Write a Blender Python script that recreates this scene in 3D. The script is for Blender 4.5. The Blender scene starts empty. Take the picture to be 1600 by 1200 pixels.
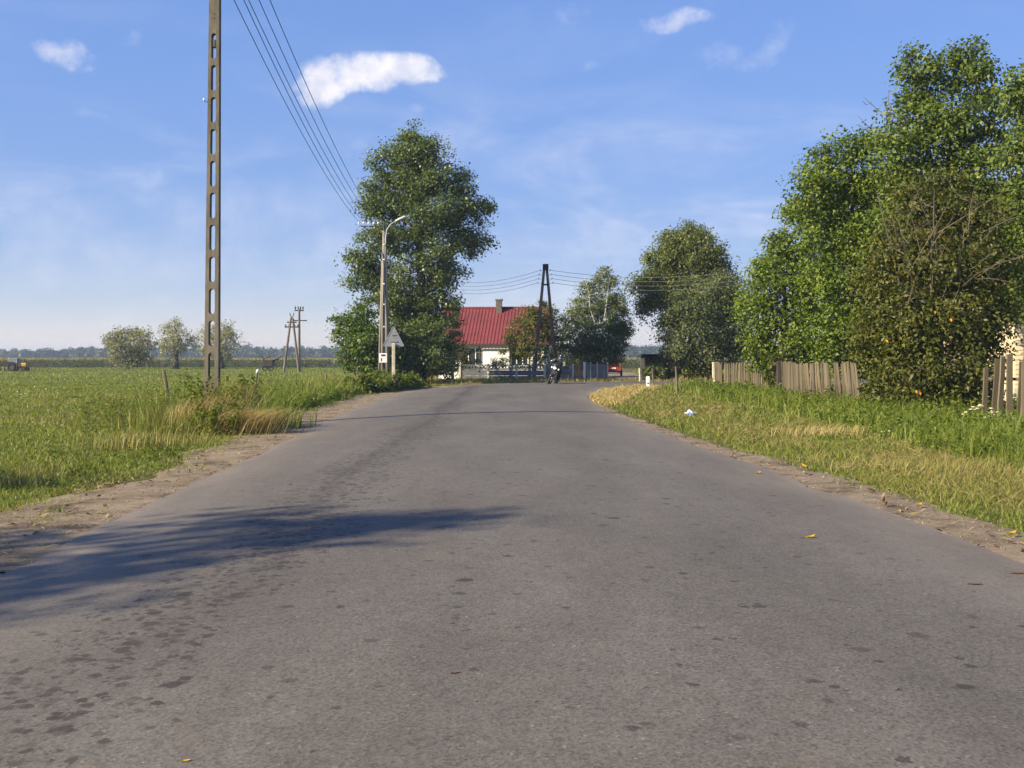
import bpy, math, random
import numpy as np
from mathutils import Vector, Matrix, Euler

random.seed(7)
RNG = np.random.default_rng(11)
S = bpy.context.scene
C = S.collection
R = math.radians

# ------------------------------------------------------------------ camera
FOC = 1600.0          # focal length in pixels of the 1600 px wide photograph
HOR = 560.0           # horizon row
EYE = 1.5
cam_d = bpy.data.cameras.new('camera')
cam_d.sensor_width = 36.0
cam_d.lens = 36.0
cam_d.shift_y = -0.025
cam_d.clip_start = 0.05
cam_d.clip_end = 6000
cam = bpy.data.objects.new('camera', cam_d)
C.objects.link(cam)
cam.location = (0, 0, EYE)
cam.rotation_euler = (R(90), 0, 0)
S.camera = cam

# ------------------------------------------------------------------ sun, sky
SUN_EL, SUN_BACK = 27.0, 28.0          # elevation; degrees behind the left-hand side
to_sun = Vector((-math.cos(R(SUN_BACK)) * math.cos(R(SUN_EL)), -math.sin(R(SUN_BACK)) * math.cos(R(SUN_EL)), math.sin(R(SUN_EL))))
sun_d = bpy.data.lights.new('sun', 'SUN')
sun_d.energy = 5.0
sun_d.angle = R(0.53)
sun_d.color = (1.0, 0.87, 0.62)
sun = bpy.data.objects.new('sun', sun_d)
C.objects.link(sun)
sun.location = (-60, -30, 60)
sun.rotation_euler = to_sun.to_track_quat('Z', 'Y').to_euler()

S.view_settings.view_transform = 'Standard'
S.view_settings.look = 'None'
S.view_settings.gamma = 1.0
S.view_settings.exposure = 1.02
S.view_settings.use_curve_mapping = False
S.cycles.use_denoising = True
S.cycles.max_bounces = 4
S.cycles.diffuse_bounces = 3
S.cycles.transparent_max_bounces = 6
S.cycles.volume_bounces = 0
S.cycles.volume_step_rate = 5.0
S.cycles.sample_clamp_indirect = 4.0
S.cycles.use_adaptive_sampling = True
S.cycles.adaptive_threshold = 0.02

W = bpy.data.worlds.new('World')
S.world = W
W.use_nodes = True
W.cycles.sampling_method = 'MANUAL'
W.cycles.sample_map_resolution = 256
wn, wl = W.node_tree.nodes, W.node_tree.links
wn.clear()


def wnode(t, **kw):
    n = wn.new(t)
    for k, v in kw.items():
        setattr(n, k, v)
    return n


def wmath(op, a, b=None, c=None, clamp=False):
    n = wnode('ShaderNodeMath', operation=op, use_clamp=clamp)
    for i, v in enumerate((a, b, c)):
        if v is None:
            continue
        if isinstance(v, (int, float)):
            n.inputs[i].default_value = v
        else:
            wl.new(v, n.inputs[i])
    return n.outputs[0]


w_out = wnode('ShaderNodeOutputWorld')
w_bg = wnode('ShaderNodeBackground')
w_bg.inputs['Strength'].default_value = 0.1
sky = wnode('ShaderNodeTexSky', sky_type='NISHITA', sun_disc=False)
sky.sun_elevation = R(SUN_EL)
sky.sun_rotation = math.atan2(to_sun.x, to_sun.y)
sky.altitude = 100
sky.air_density = 1.0
sky.dust_density = 0.15
sky.ozone_density = 3.5
w_tc = wnode('ShaderNodeTexCoord')
w_hs = wnode('ShaderNodeHueSaturation')
w_hs.inputs['Saturation'].default_value = 1.12
w_hs.inputs['Value'].default_value = 1.0
w_tint = wnode('ShaderNodeMixRGB', blend_type='MULTIPLY')
w_tint.inputs['Fac'].default_value = 1.0
w_tint.inputs['Color2'].default_value = (1.14, 0.94, 1.06, 1)
wl.new(sky.outputs[0], w_hs.inputs['Color'])
w_sc = wnode('ShaderNodeSeparateColor')
wl.new(w_hs.outputs[0], w_sc.inputs[0])
w_k = wmath('DIVIDE', 2.95, wmath('ADD', 1.0, wmath('MULTIPLY', w_sc.outputs['Blue'], 0.55)))
w_vs = wnode('ShaderNodeVectorMath', operation='SCALE')
wl.new(w_hs.outputs[0], w_vs.inputs[0])
wl.new(w_k, w_vs.inputs['Scale'])
w_sz = wnode('ShaderNodeSeparateXYZ')
wl.new(w_tc.outputs['Generated'], w_sz.inputs[0])
w_hz = wnode('ShaderNodeMapRange', interpolation_type='SMOOTHSTEP')
wl.new(wmath('ABSOLUTE', w_sz.outputs['Z']), w_hz.inputs['Value'])
w_hz.inputs['From Min'].default_value = 0.0
w_hz.inputs['From Max'].default_value = 0.30
w_hc = wnode('ShaderNodeMixRGB', blend_type='MIX')
wl.new(w_hz.outputs[0], w_hc.inputs['Fac'])
w_hc.inputs['Color1'].default_value = (0.80, 0.84, 0.95, 1)
w_hc.inputs['Color2'].default_value = (1, 1, 1, 1)
w_hm = wnode('ShaderNodeMixRGB', blend_type='MULTIPLY')
w_hm.inputs['Fac'].default_value = 1.0
wl.new(w_vs.outputs[0], w_hm.inputs['Color1'])
wl.new(w_hc.outputs[0], w_hm.inputs['Color2'])
wl.new(w_hm.outputs[0], w_tint.inputs['Color1'])
# fair-weather clouds: soft elliptical cores in the sky's own directions, torn by noise
n_big = wnode('ShaderNodeTexNoise')
n_big.inputs['Scale'].default_value = 24.0
n_big.inputs['Detail'].default_value = 9.0
n_big.inputs['Roughness'].default_value = 0.62
wl.new(w_tc.outputs['Generated'], n_big.inputs['Vector'])
n_map = wnode('ShaderNodeMapping')
n_map.inputs['Scale'].default_value = (1.0, 1.0, 3.2)
wl.new(w_tc.outputs['Generated'], n_map.inputs['Vector'])
n_wisp = wnode('ShaderNodeTexNoise')
n_wisp.inputs['Scale'].default_value = 5.0
n_wisp.inputs['Detail'].default_value = 8.0
n_wisp.inputs['Roughness'].default_value = 0.6
n_wisp.inputs['Distortion'].default_value = 0.6
wl.new(n_map.outputs[0], n_wisp.inputs['Vector'])


def sky_dir(px, py):
    return Vector(((px - 800) / FOC, 1.0, (HOR - py) / FOC)).normalized()


def cloud_core(px, py, wx, wy, tilt=0.0):
    c = sky_dir(px, py)
    right = Vector((c.y, -c.x, 0)).normalized()
    up = right.cross(c).normalized()
    a = R(tilt)
    right, up = right * math.cos(a) + up * math.sin(a), up * math.cos(a) - right * math.sin(a)
    terms = []
    for ax, s in ((right, wx / FOC), (up, wy / FOC)):
        d = wnode('ShaderNodeVectorMath', operation='DOT_PRODUCT')
        wl.new(w_tc.outputs['Generated'], d.inputs[0])
        d.inputs[1].default_value = ax
        t = wmath('MULTIPLY', d.outputs['Value'], 1.0 / s)
        terms.append(wmath('MULTIPLY', t, t))
    f = wnode('ShaderNodeVectorMath', operation='DOT_PRODUCT')
    wl.new(w_tc.outputs['Generated'], f.inputs[0])
    f.inputs[1].default_value = c
    front = wmath('GREATER_THAN', f.outputs['Value'], 0.3)
    core = wmath('SUBTRACT', 1.0, wmath('ADD', terms[0], terms[1]), clamp=True)
    return wmath('MULTIPLY', core, front)


def cloud(cores, gain, amount, thr, soft=0.75, tear=2.6):
    tot = cores[0]
    for c in cores[1:]:
        tot = wmath('MAXIMUM', tot, c)
    torn = wmath('ADD', wmath('MULTIPLY', tot, gain), wmath('MULTIPLY', wmath('SUBTRACT', n_big.outputs[0], 0.5), tear))
    m = wnode('ShaderNodeMapRange', interpolation_type='SMOOTHSTEP')
    wl.new(torn, m.inputs['Value'])
    m.inputs['From Min'].default_value = thr
    m.inputs['From Max'].default_value = thr + soft
    m.inputs['To Max'].default_value = amount
    gate = wmath('MULTIPLY', tot, 2.2, clamp=True)
    return wmath('MULTIPLY', m.outputs[0], gate)


cl = [cloud([cloud_core(556, 114, 98, 40, 5), cloud_core(640, 108, 76, 30, -3), cloud_core(505, 132, 54, 40, 25)], 1.35, 0.95, 0.22, 1.15, 3.0),
      cloud([cloud_core(116, 86, 70, 28, -6)], 0.9, 0.55, 0.3, 1.2, 3.4),
      cloud([cloud_core(1052, 32, 74, 22, 4)], 1.0, 0.6, 0.3, 1.2, 3.2),
      cloud([cloud_core(1206, 72, 30, 64, -28), cloud_core(1186, 98, 46, 26, 10)], 0.85, 0.40, 0.25, 1.3, 3.4),
      cloud([cloud_core(900, 103, 50, 16, 0), cloud_core(1120, 85, 56, 28, 0), cloud_core(905, 15, 50, 26, 15)], 0.8, 0.26, 0.25, 1.3, 3.4),
      cloud([cloud_core(440, 231, 50, 16, 0), cloud_core(552, 232, 34, 24, 20), cloud_core(205, 62, 30, 20, 30), cloud_core(650, 172, 26, 14, 0), cloud_core(245, 275, 30, 24, 40), cloud_core(130, 178, 70, 14, 0)], 0.8, 0.28, 0.25, 1.3, 3.4),
      cloud([cloud_core(60, 330, 150, 60, 0), cloud_core(380, 330, 200, 60, 5), cloud_core(200, 410, 330, 70, 0), cloud_core(520, 400, 160, 60, 0)], 0.7, 0.30, 0.0, 1.4, 1.6)]
cover = cl[0]
for c_ in cl[1:]:
    cover = wmath('MAXIMUM', cover, c_)
w_m = wnode('ShaderNodeMapRange', interpolation_type='SMOOTHSTEP')
wl.new(n_wisp.outputs[0], w_m.inputs['Value'])
w_m.inputs['From Min'].default_value = 0.42
w_m.inputs['From Max'].default_value = 0.8
w_m.inputs['To Max'].default_value = 0.5
w_sep = wnode('ShaderNodeSeparateXYZ')
wl.new(w_tc.outputs['Generated'], w_sep.inputs[0])
lowband = wmath('SUBTRACT', 1.0, wmath('MULTIPLY', wmath('ABSOLUTE', wmath('SUBTRACT', w_sep.outputs['Z'], 0.12)), 6.5), clamp=True)
wisps = wmath('MULTIPLY', w_m.outputs[0], wmath('ADD', wmath('MULTIPLY', lowband, 0.9), 0.12))
cover = wmath('MAXIMUM', cover, wisps)
w_mix = wnode('ShaderNodeMixRGB', blend_type='MIX')
wl.new(cover, w_mix.inputs['Fac'])
wl.new(w_tint.outputs[0], w_mix.inputs['Color1'])
n_in = wnode('ShaderNodeTexNoise')
n_in.inputs['Scale'].default_value = 38.0
n_in.inputs['Detail'].default_value = 6.0
n_mp = wnode('ShaderNodeMapping')
n_mp.inputs['Location'].default_value = (0.013, 0.0, -0.016)
wl.new(w_tc.outputs['Generated'], n_mp.inputs['Vector'])
wl.new(n_mp.outputs[0], n_in.inputs['Vector'])
w_cr = wnode('ShaderNodeValToRGB')
w_cr.color_ramp.elements[0].position = 0.34
w_cr.color_ramp.elements[0].color = (3.9, 4.0, 4.7, 1)
w_cr.color_ramp.elements[1].position = 0.6
w_cr.color_ramp.elements[1].color = (5.3, 5.1, 5.3, 1)
wl.new(n_in.outputs[0], w_cr.inputs[0])
wl.new(w_cr.outputs[0], w_mix.inputs['Color2'])
wl.new(w_mix.outputs[0], w_bg.inputs['Color'])
wl.new(w_bg.outputs[0], w_out.inputs['Surface'])


# ------------------------------------------------------------------ helpers
def at(px, py, d):
    """point seen at pixel (px, py) of the photograph, d metres away"""
    return Vector(((px - 800) / FOC * d, d, EYE + (HOR - py) / FOC * d))


def gx(px, d):
    return (px - 800) / FOC * d


def tag(o, label=None, cat=None, group=None, kind=None):
    if label:
        o['label'] = label
    if cat:
        o['category'] = cat
    if group:
        o['group'] = group
    if kind:
        o['kind'] = kind
    return o


def empty(name, loc, rot=(0, 0, 0), label=None, cat=None, group=None):
    o = bpy.data.objects.new(name, None)
    o.empty_display_size = 0.2
    C.objects.link(o)
    o.location = loc
    o.rotation_euler = rot
    return tag(o, label, cat, group)


def link(name, me, parent=None):
    o = bpy.data.objects.new(name, me)
    C.objects.link(o)
    if parent is not None:
        o.parent = parent
    return o


class MB:
    """collects shapes, builds one mesh"""

    def __init__(self):
        self.v, self.f, self.m, self.pieces = [], [], [], []
        self.mi = 0

    def add(self, vs, fs):
        o = len(self.v)
        self.pieces.append(([tuple(p) for p in vs], [tuple(f) for f in fs]))
        self.v += [tuple(p) for p in vs]
        self.f += [tuple(i + o for i in f) for f in fs]
        self.m += [self.mi] * len(fs)

    def box(self, c, s, rot=None, bev=0.0, taper=(1, 1)):
        hx, hy, hz = s[0] / 2, s[1] / 2, s[2] / 2
        tx, ty = taper
        if bev <= 0:
            vs = [(-hx, -hy, -hz), (hx, -hy, -hz), (hx, hy, -hz), (-hx, hy, -hz),
                  (-hx * tx, -hy * ty, hz), (hx * tx, -hy * ty, hz), (hx * tx, hy * ty, hz), (-hx * tx, hy * ty, hz)]
            fs = [(0, 3, 2, 1), (4, 5, 6, 7), (0, 1, 5, 4), (1, 2, 6, 5), (2, 3, 7, 6), (3, 0, 4, 7)]
        else:
            b = min(bev, hx * .9, hy * .9, hz * .9)
            rings = [(-hz, -b), (-hz + b, 0), (hz - b, 0), (hz, -b)]
            vs, fs = [], []
            for z, ins in rings:
                k = (z + hz) / (2 * hz)
                fx, fy = 1 + (tx - 1) * k, 1 + (ty - 1) * k
                ax, ay = (hx + ins) * fx, (hy + ins) * fy
                bb = b * .7
                vs += [(-ax, -ay + bb, z), (-ax + bb, -ay, z), (ax - bb, -ay, z), (ax, -ay + bb, z),
                       (ax, ay - bb, z), (ax - bb, ay, z), (-ax + bb, ay, z), (-ax, ay - bb, z)]
            for r in range(3):
                for i in range(8):
                    j = (i + 1) % 8
                    fs.append((r * 8 + i, r * 8 + j, r * 8 + 8 + j, r * 8 + 8 + i))
            fs.append(tuple(range(7, -1, -1)))
            fs.append(tuple(range(24, 32)))
        M = Matrix.Translation(Vector(c))
        if rot is not None:
            M = M @ Euler(rot).to_matrix().to_4x4()
        self.add([M @ Vector(p) for p in vs], fs)
        return self

    def tube(self, pts, rad, n=8, cap=True, flat=1.0):
        pts = [Vector(p) for p in pts]
        if not hasattr(rad, '__len__'):
            rad = [rad] * len(pts)
        vs, fs = [], []
        ref = None
        for i, p in enumerate(pts):
            a = pts[max(i - 1, 0)]
            b = pts[min(i + 1, len(pts) - 1)]
            d = (b - a)
            d = d.normalized() if d.length > 1e-9 else Vector((0, 0, 1))
            if ref is None:
                ref = Vector((1, 0, 0)) if abs(d.x) < .8 else Vector((0, 1, 0))
            u = (ref - d * ref.dot(d)).normalized()
            ref = u
            w = d.cross(u)
            for k in range(n):
                t = 2 * math.pi * k / n
                vs.append(p + (u * math.cos(t) + w * math.sin(t) * flat) * rad[i])
        for i in range(len(pts) - 1):
            for k in range(n):
                j = (k + 1) % n
                fs.append((i * n + k, i * n + j, i * n + n + j, i * n + n + k))
        if cap:
            fs.append(tuple(range(n - 1, -1, -1)))
            fs.append(tuple(range((len(pts) - 1) * n, len(pts) * n)))
        self.add(vs, fs)
        return self

    def ring(self, c, axis, rmaj, rmin, n=24, m=8, squash=1.0):
        axis = Vector(axis).normalized()
        u = axis.orthogonal().normalized()
        w = axis.cross(u)
        vs, fs = [], []
        for i in range(n):
            a = 2 * math.pi * i / n
            d = u * math.cos(a) + w * math.sin(a)
            for k in range(m):
                b = 2 * math.pi * k / m
                vs.append(Vector(c) + d * (rmaj + rmin * math.cos(b)) + axis * rmin * math.sin(b) * squash)
        for i in range(n):
            for k in range(m):
                i2, k2 = (i + 1) % n, (k + 1) % m
                fs.append((i * m + k, i2 * m + k, i2 * m + k2, i * m + k2))
        self.add(vs, fs)
        return self

    def ball(self, c, r, n=14, m=9, rot=None, deform=None):
        r = (r, r, r) if not hasattr(r, '__len__') else r
        vs, fs = [], []
        for i in range(m + 1):
            ph = math.pi * i / m
            for k in range(n):
                a = 2 * math.pi * k / n
                p = Vector((math.sin(ph) * math.cos(a), math.sin(ph) * math.sin(a), math.cos(ph)))
                if deform:
                    p = Vector(deform(p))
                vs.append(Vector((p.x * r[0], p.y * r[1], p.z * r[2])))
        for i in range(m):
            for k in range(n):
                j = (k + 1) % n
                fs.append((i * n + k, i * n + n + k, i * n + n + j, i * n + j))
        M = Matrix.Translation(Vector(c))
        if rot is not None:
            M = M @ Euler(rot).to_matrix().to_4x4()
        self.add([M @ p for p in vs], fs)
        return self

    def prism(self, outline, y0, y1):
        """outline (x, z) extruded along y"""
        n = len(outline)
        vs = [(x, y0, z) for x, z in outline] + [(x, y1, z) for x, z in outline]
        fs = [tuple(range(n)), tuple(range(2 * n - 1, n - 1, -1))]
        for i in range(n):
            j = (i + 1) % n
            fs.append((j, i, n + i, n + j))
        self.add(vs, fs)
        return self

    def mesh(self, name, mats, smooth=False):
        me = bpy.data.meshes.new(name)
        me.from_pydata(self.v, [], self.f)
        mats = mats if isinstance(mats, (list, tuple)) else [mats]
        for m in mats:
            me.materials.append(m)
        if len(mats) > 1:
            me.polygons.foreach_set('material_index', self.m)
        if smooth:
            me.polygons.foreach_set('use_smooth', [True] * len(self.f))
        me.update()
        return me

    def build(self, name, mats, parent=None, smooth=False):
        return link(name, self.mesh(name, mats, smooth), parent)

    def build_each(self, name, mat, parent=None, smooth=False):
        """every shape becomes an object of its own"""
        out = []
        for vs, fs in self.pieces:
            m = MB()
            m.add(vs, fs)
            out.append(m.build(name, mat, parent, smooth))
        return out


def np_mesh(name, verts, quads=None, tris=None, mats=(), mat_q=None, smooth=False):
    me = bpy.data.meshes.new(name)
    verts = np.asarray(verts, np.float32)
    me.vertices.add(len(verts))
    me.vertices.foreach_set('co', verts.ravel())
    idx, tot = [], []
    if quads is not None and len(quads):
        idx.append(np.asarray(quads, np.int32).ravel())
        tot.append(np.full(len(quads), 4, np.int32))
    if tris is not None and len(tris):
        idx.append(np.asarray(tris, np.int32).ravel())
        tot.append(np.full(len(tris), 3, np.int32))
    idx = np.concatenate(idx)
    tot = np.concatenate(tot)
    me.loops.add(len(idx))
    me.loops.foreach_set('vertex_index', idx)
    me.polygons.add(len(tot))
    st = np.concatenate([[0], np.cumsum(tot)[:-1]]).astype(np.int32)
    me.polygons.foreach_set('loop_start', st)
    me.polygons.foreach_set('loop_total', tot)
    for m in mats:
        me.materials.append(m)
    if mat_q is not None:
        me.polygons.foreach_set('material_index', np.asarray(mat_q, np.int32))
    if smooth:
        me.polygons.foreach_set('use_smooth', np.ones(len(tot), bool))
    me.update(calc_edges=True)
    return me


def unit(a):
    return a / np.maximum(np.linalg.norm(a, axis=1, keepdims=True), 1e-9)


def leaf_geo(cen, nor, tip, ln, wd, fold=0.18):
    """folded rhombic leaves, 4 verts and one bent quad each"""
    nor = unit(nor)
    tip = unit(tip - nor * np.sum(tip * nor, 1, keepdims=True))
    side = np.cross(nor, tip)
    ln, wd = ln[:, None], wd[:, None]
    base = cen - tip * ln * .5
    end = cen + tip * ln * .5 - nor * ln * .12
    mid = cen - tip * ln * .06
    a = mid + side * wd * .5 + nor * wd * fold
    b = mid - side * wd * .5 + nor * wd * fold
    v = np.stack([base, b, end, a], 1).reshape(-1, 3)
    q = np.arange(len(v)).reshape(-1, 4)
    return v, q


def blade_geo(base, h, w, lean, lean_dir, curl=0.5):
    """grass blades: a quad and a pointed tip; lean is the sideways reach"""
    n = len(base)
    face = RNG.uniform(0, math.pi, n)
    sd = np.stack([np.cos(face), np.sin(face), np.zeros(n)], 1)
    ld = np.stack([np.cos(lean_dir), np.sin(lean_dir), np.zeros(n)], 1)
    h, w, lean = h[:, None], w[:, None], lean[:, None]
    up = np.array([[0, 0, 1.0]])
    mid = base + up * h * .55 + ld * lean * .3
    tip = base + up * h * (1 - .15 * curl) + ld * lean
    v = np.stack([base - sd * w * .5, base + sd * w * .5, mid + sd * w * .38, mid - sd * w * .38, tip], 1).reshape(-1, 3)
    i = np.arange(n)[:, None] * 5
    return v, i + np.array([[0, 1, 2, 3]]), i + np.array([[3, 2, 4]])


# ------------------------------------------------------------------ materials
def nt(name):
    m = bpy.data.materials.new(name)
    m.use_nodes = True
    t = m.node_tree
    b = t.nodes['Principled BSDF']
    return m, t, b


def nd(t, typ, ins=None, **kw):
    n = t.nodes.new(typ)
    for k, v in kw.items():
        setattr(n, k, v)
    for k, v in (ins or {}).items():
        if hasattr(v, 'links') or hasattr(v, 'is_linked'):
            t.links.new(v, n.inputs[k])
        else:
            n.inputs[k].default_value = v
    return n


def ramp(t, fac, stops, interp='LINEAR'):
    r = t.nodes.new('ShaderNodeValToRGB')
    r.color_ramp.interpolation = interp
    e = r.color_ramp.elements
    while len(e) < len(stops):
        e.new(0.5)
    for i, (p, c) in enumerate(stops):
        e[i].position = p
        e[i].color = (c[0], c[1], c[2], 1) if hasattr(c, '__len__') else (c, c, c, 1)
    t.links.new(fac, r.inputs[0])
    return r


def objco(t, scale=(1, 1, 1)):
    tc = t.nodes.new('ShaderNodeTexCoord')
    mp = t.nodes.new('ShaderNodeMapping')
    mp.inputs['Scale'].default_value = scale
    t.links.new(tc.outputs['Object'], mp.inputs['Vector'])
    return mp.outputs[0]


def surf(name, c1, c2, scale=6.0, rough=0.8, bump=0.2, metal=0.0, stretch=(1, 1, 1), spec=0.4, bscale=None, dirt=None, coat=0.0):
    m, t, b = nt(name)
    co = objco(t, stretch)
    n = nd(t, 'ShaderNodeTexNoise', {'Vector': co, 'Scale': scale, 'Detail': 6.0, 'Roughness': 0.6})
    r = ramp(t, n.outputs[0], [(0.32, c1), (0.68, c2)])
    col = r.outputs[0]
    if dirt is not None:
        n2 = nd(t, 'ShaderNodeTexNoise', {'Vector': co, 'Scale': scale * .37, 'Detail': 8.0, 'Roughness': .7})
        f = ramp(t, n2.outputs[0], [(0.5, 0), (0.66, 1)])
        mx = nd(t, 'ShaderNodeMixRGB', {'Fac': f.outputs[0], 'Color1': col, 'Color2': (*dirt, 1)})
        col = mx.outputs[0]
    t.links.new(col, b.inputs['Base Color'])
    b.inputs['Roughness'].default_value = rough
    b.inputs['Metallic'].default_value = metal
    b.inputs['Specular IOR Level'].default_value = spec
    b.inputs['Coat Weight'].default_value = coat
    if bump:
        n3 = nd(t, 'ShaderNodeTexNoise', {'Vector': co, 'Scale': bscale or scale * 3, 'Detail': 5.0})
        bp = nd(t, 'ShaderNodeBump', {'Height': n3.outputs[0], 'Strength': bump, 'Distance': 0.02})
        t.links.new(bp.outputs[0], b.inputs['Normal'])
    return m


TONE = {'poplar_leaves': 1.08, 'bush_leaves': 1.2, 'birch_leaves': 1.2, 'ash_leaves': 1.25, 'grey_green_leaves': 1.2, 'maple_leaves': 1.06, 'tall_tree_leaves': 1.06,
        'olive_shrub_leaves': 1.0, 'rowan_leaves': 1.2, 'willow_leaves': 1.15, 'silver_willow_leaves': 1.1}


def leafy(name, cols, patch=0.4, trans=0.35, rough=0.5, patch_scale=0.8, spec=0.3):
    """foliage: each leaf its own tone, mixed with soft patches through the crown"""
    gain = TONE.get(name, 1.0)
    cols = [(c[0] * gain * 1.10, c[1] * gain, c[2] * gain * .85) for c in cols]
    m, t, b = nt(name)
    g = t.nodes.new('ShaderNodeNewGeometry')
    n = nd(t, 'ShaderNodeTexNoise', {'Vector': objco(t), 'Scale': patch_scale, 'Detail': 3.0})
    mx = nd(t, 'ShaderNodeMixRGB', {'Fac': patch, 'Color1': g.outputs['Random Per Island'], 'Color2': n.outputs[0]})
    k = len(cols)
    r = ramp(t, mx.outputs[0], [(0.08 + 0.84 * i / (k - 1), c) for i, c in enumerate(cols)])
    t.links.new(r.outputs[0], b.inputs['Base Color'])
    b.inputs['Roughness'].default_value = rough
    b.inputs['Specular IOR Level'].default_value = spec
    tr = t.nodes.new('ShaderNodeBsdfTranslucent')
    tm = nd(t, 'ShaderNodeMixRGB', {'Fac': 1.0, 'Color1': r.outputs[0], 'Color2': (1.25, 1.25, 0.55, 1)}, blend_type='MULTIPLY')
    t.links.new(tm.outputs[0], tr.inputs['Color'])
    ms = t.nodes.new('ShaderNodeMixShader')
    ms.inputs[0].default_value = trans
    t.links.new(b.outputs[0], ms.inputs[1])
    t.links.new(tr.outputs[0], ms.inputs[2])
    t.links.new(ms.outputs[0], t.nodes['Material Output'].inputs['Surface'])
    return m


M = {}
M['concrete'] = surf('weathered_concrete', (0.105, 0.090, 0.066), (0.175, 0.152, 0.115), 4.0, 0.9, 0.6, stretch=(1, 1, .35), dirt=(0.07, 0.062, 0.042))
M['lampconcrete'] = surf('lamp_pole_concrete', (0.17, 0.15, 0.125), (0.26, 0.235, 0.20), 3.0, 0.9, 0.4, stretch=(1, 1, .35))
M['grey_concrete'] = surf('grey_concrete', (0.115, 0.118, 0.118), (0.18, 0.182, 0.18), 2.0, 0.9, 0.4, dirt=(0.09, 0.094, 0.085))
M['pale_concrete'] = surf('pale_concrete', (0.46, 0.42, 0.32), (0.62, 0.57, 0.45), 5.0, 0.85, 0.3, dirt=(0.35, 0.31, 0.22))
M['plaster'] = surf('white_plaster', (0.82, 0.82, 0.80), (0.86, 0.86, 0.84), 1.6, 0.85, 0.1, dirt=(0.74, 0.73, 0.70))
M['cream'] = surf('cream_boards', (0.62, 0.50, 0.33), (0.72, 0.60, 0.42), 2.5, 0.8, 0.2)
M['white'] = surf('white_paint', (0.74, 0.74, 0.72), (0.82, 0.82, 0.80), 8.0, 0.55, 0.1, dirt=(0.6, 0.58, 0.52))
M['lamppaint'] = surf('grey_lamp_paint', (0.40, 0.41, 0.42), (0.52, 0.53, 0.54), 5.0, 0.5, 0.05)
M['roof'] = surf('red_roof_paint', (0.150, 0.026, 0.028), (0.195, 0.038, 0.038), 1.2, 0.75, 0.12, dirt=(0.115, 0.026, 0.025))
M['darkwood'] = surf('dark_timber', (0.026, 0.022, 0.02), (0.06, 0.05, 0.042), 5.0, 0.9, 0.5, stretch=(1, 1, .2))
M['polewood'] = surf('pole_timber', (0.10, 0.085, 0.07), (0.20, 0.17, 0.14), 6.0, 0.9, 0.5, stretch=(1, 1, .12))
M['brick'] = surf('old_brick', (0.09, 0.062, 0.05), (0.17, 0.145, 0.125), 9.0, 0.9, 0.5)
M['metal'] = surf('galvanised_metal', (0.30, 0.31, 0.32), (0.42, 0.43, 0.44), 5.0, 0.5, 0.1, metal=0.6)
M['signback'] = surf('grey_sign_back', (0.23, 0.24, 0.26), (0.29, 0.30, 0.32), 3.0, 0.55, 0.1, metal=0.2)
M['insulator'] = surf('porcelain', (0.62, 0.62, 0.60), (0.72, 0.72, 0.70), 6.0, 0.25, 0.0)
M['iron'] = surf('dark_iron', (0.035, 0.035, 0.038), (0.07, 0.065, 0.06), 8.0, 0.6, 0.2, metal=0.3)
M['rust'] = surf('rusty_iron', (0.08, 0.045, 0.03), (0.17, 0.085, 0.05), 7.0, 0.8, 0.3)
M['wire'] = surf('overhead_wire', (0.05, 0.055, 0.065), (0.08, 0.085, 0.095), 2.0, 0.6, 0.0, metal=0.4)
M['rubber'] = surf('tyre_rubber', (0.016, 0.016, 0.017), (0.03, 0.03, 0.03), 9.0, 0.85, 0.3)
M['black'] = surf('black_plastic', (0.012, 0.012, 0.014), (0.022, 0.022, 0.025), 9.0, 0.45, 0.1)
M['chrome'] = surf('chrome', (0.30, 0.30, 0.30), (0.42, 0.42, 0.42), 9.0, 0.18, 0.0, metal=1.0)
M['engine'] = surf('engine_alloy', (0.16, 0.13, 0.11), (0.28, 0.24, 0.21), 14.0, 0.45, 0.3, metal=0.7)
M['tankpaint'] = surf('dark_tank_paint', (0.035, 0.012, 0.014), (0.05, 0.016, 0.018), 4.0, 0.25, 0.0, coat=0.6)
M['leather'] = surf('dark_jacket', (0.010, 0.013, 0.018), (0.022, 0.027, 0.034), 12.0, 0.55, 0.4)
M['jacketgrey'] = surf('grey_jacket_panel', (0.09, 0.11, 0.12), (0.15, 0.17, 0.18), 9.0, 0.7, 0.2)
M['helmet'] = surf('dark_blue_helmet', (0.012, 0.015, 0.035), (0.02, 0.024, 0.05), 4.0, 0.15, 0.0, coat=0.8)
M['red'] = surf('faded_red_paint', (0.34, 0.045, 0.025), (0.44, 0.065, 0.035), 3.0, 0.5, 0.1, dirt=(0.36, 0.07, 0.04))
M['yellow'] = surf('yellow_machine_paint', (0.62, 0.38, 0.02), (0.72, 0.46, 0.04), 3.0, 0.45, 0.1, dirt=(0.4, 0.27, 0.06))
M['gatewood'] = surf('brown_gate_boards', (0.16, 0.085, 0.05), (0.27, 0.155, 0.095), 6.0, 0.85, 0.4, stretch=(1, 1, .2))
M['panelgrey'] = surf('grey_fence_boards', (0.125, 0.132, 0.138), (0.19, 0.198, 0.205), 3.0, 0.8, 0.3, stretch=(1, 1, .3))
M['meterbox'] = surf('meter_box_plastic', (0.66, 0.66, 0.63), (0.74, 0.74, 0.71), 6.0, 0.5, 0.05)
M['paper'] = surf('white_paper', (0.58, 0.60, 0.66), (0.70, 0.71, 0.74), 12.0, 0.8, 0.3)
M['bluepaper'] = surf('blue_print', (0.12, 0.20, 0.50), (0.16, 0.25, 0.58), 12.0, 0.7, 0.2)
M['bark'] = surf('grey_brown_bark', (0.05, 0.042, 0.032), (0.115, 0.098, 0.075), 7.0, 0.95, 0.8, stretch=(1, 1, .25))
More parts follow.
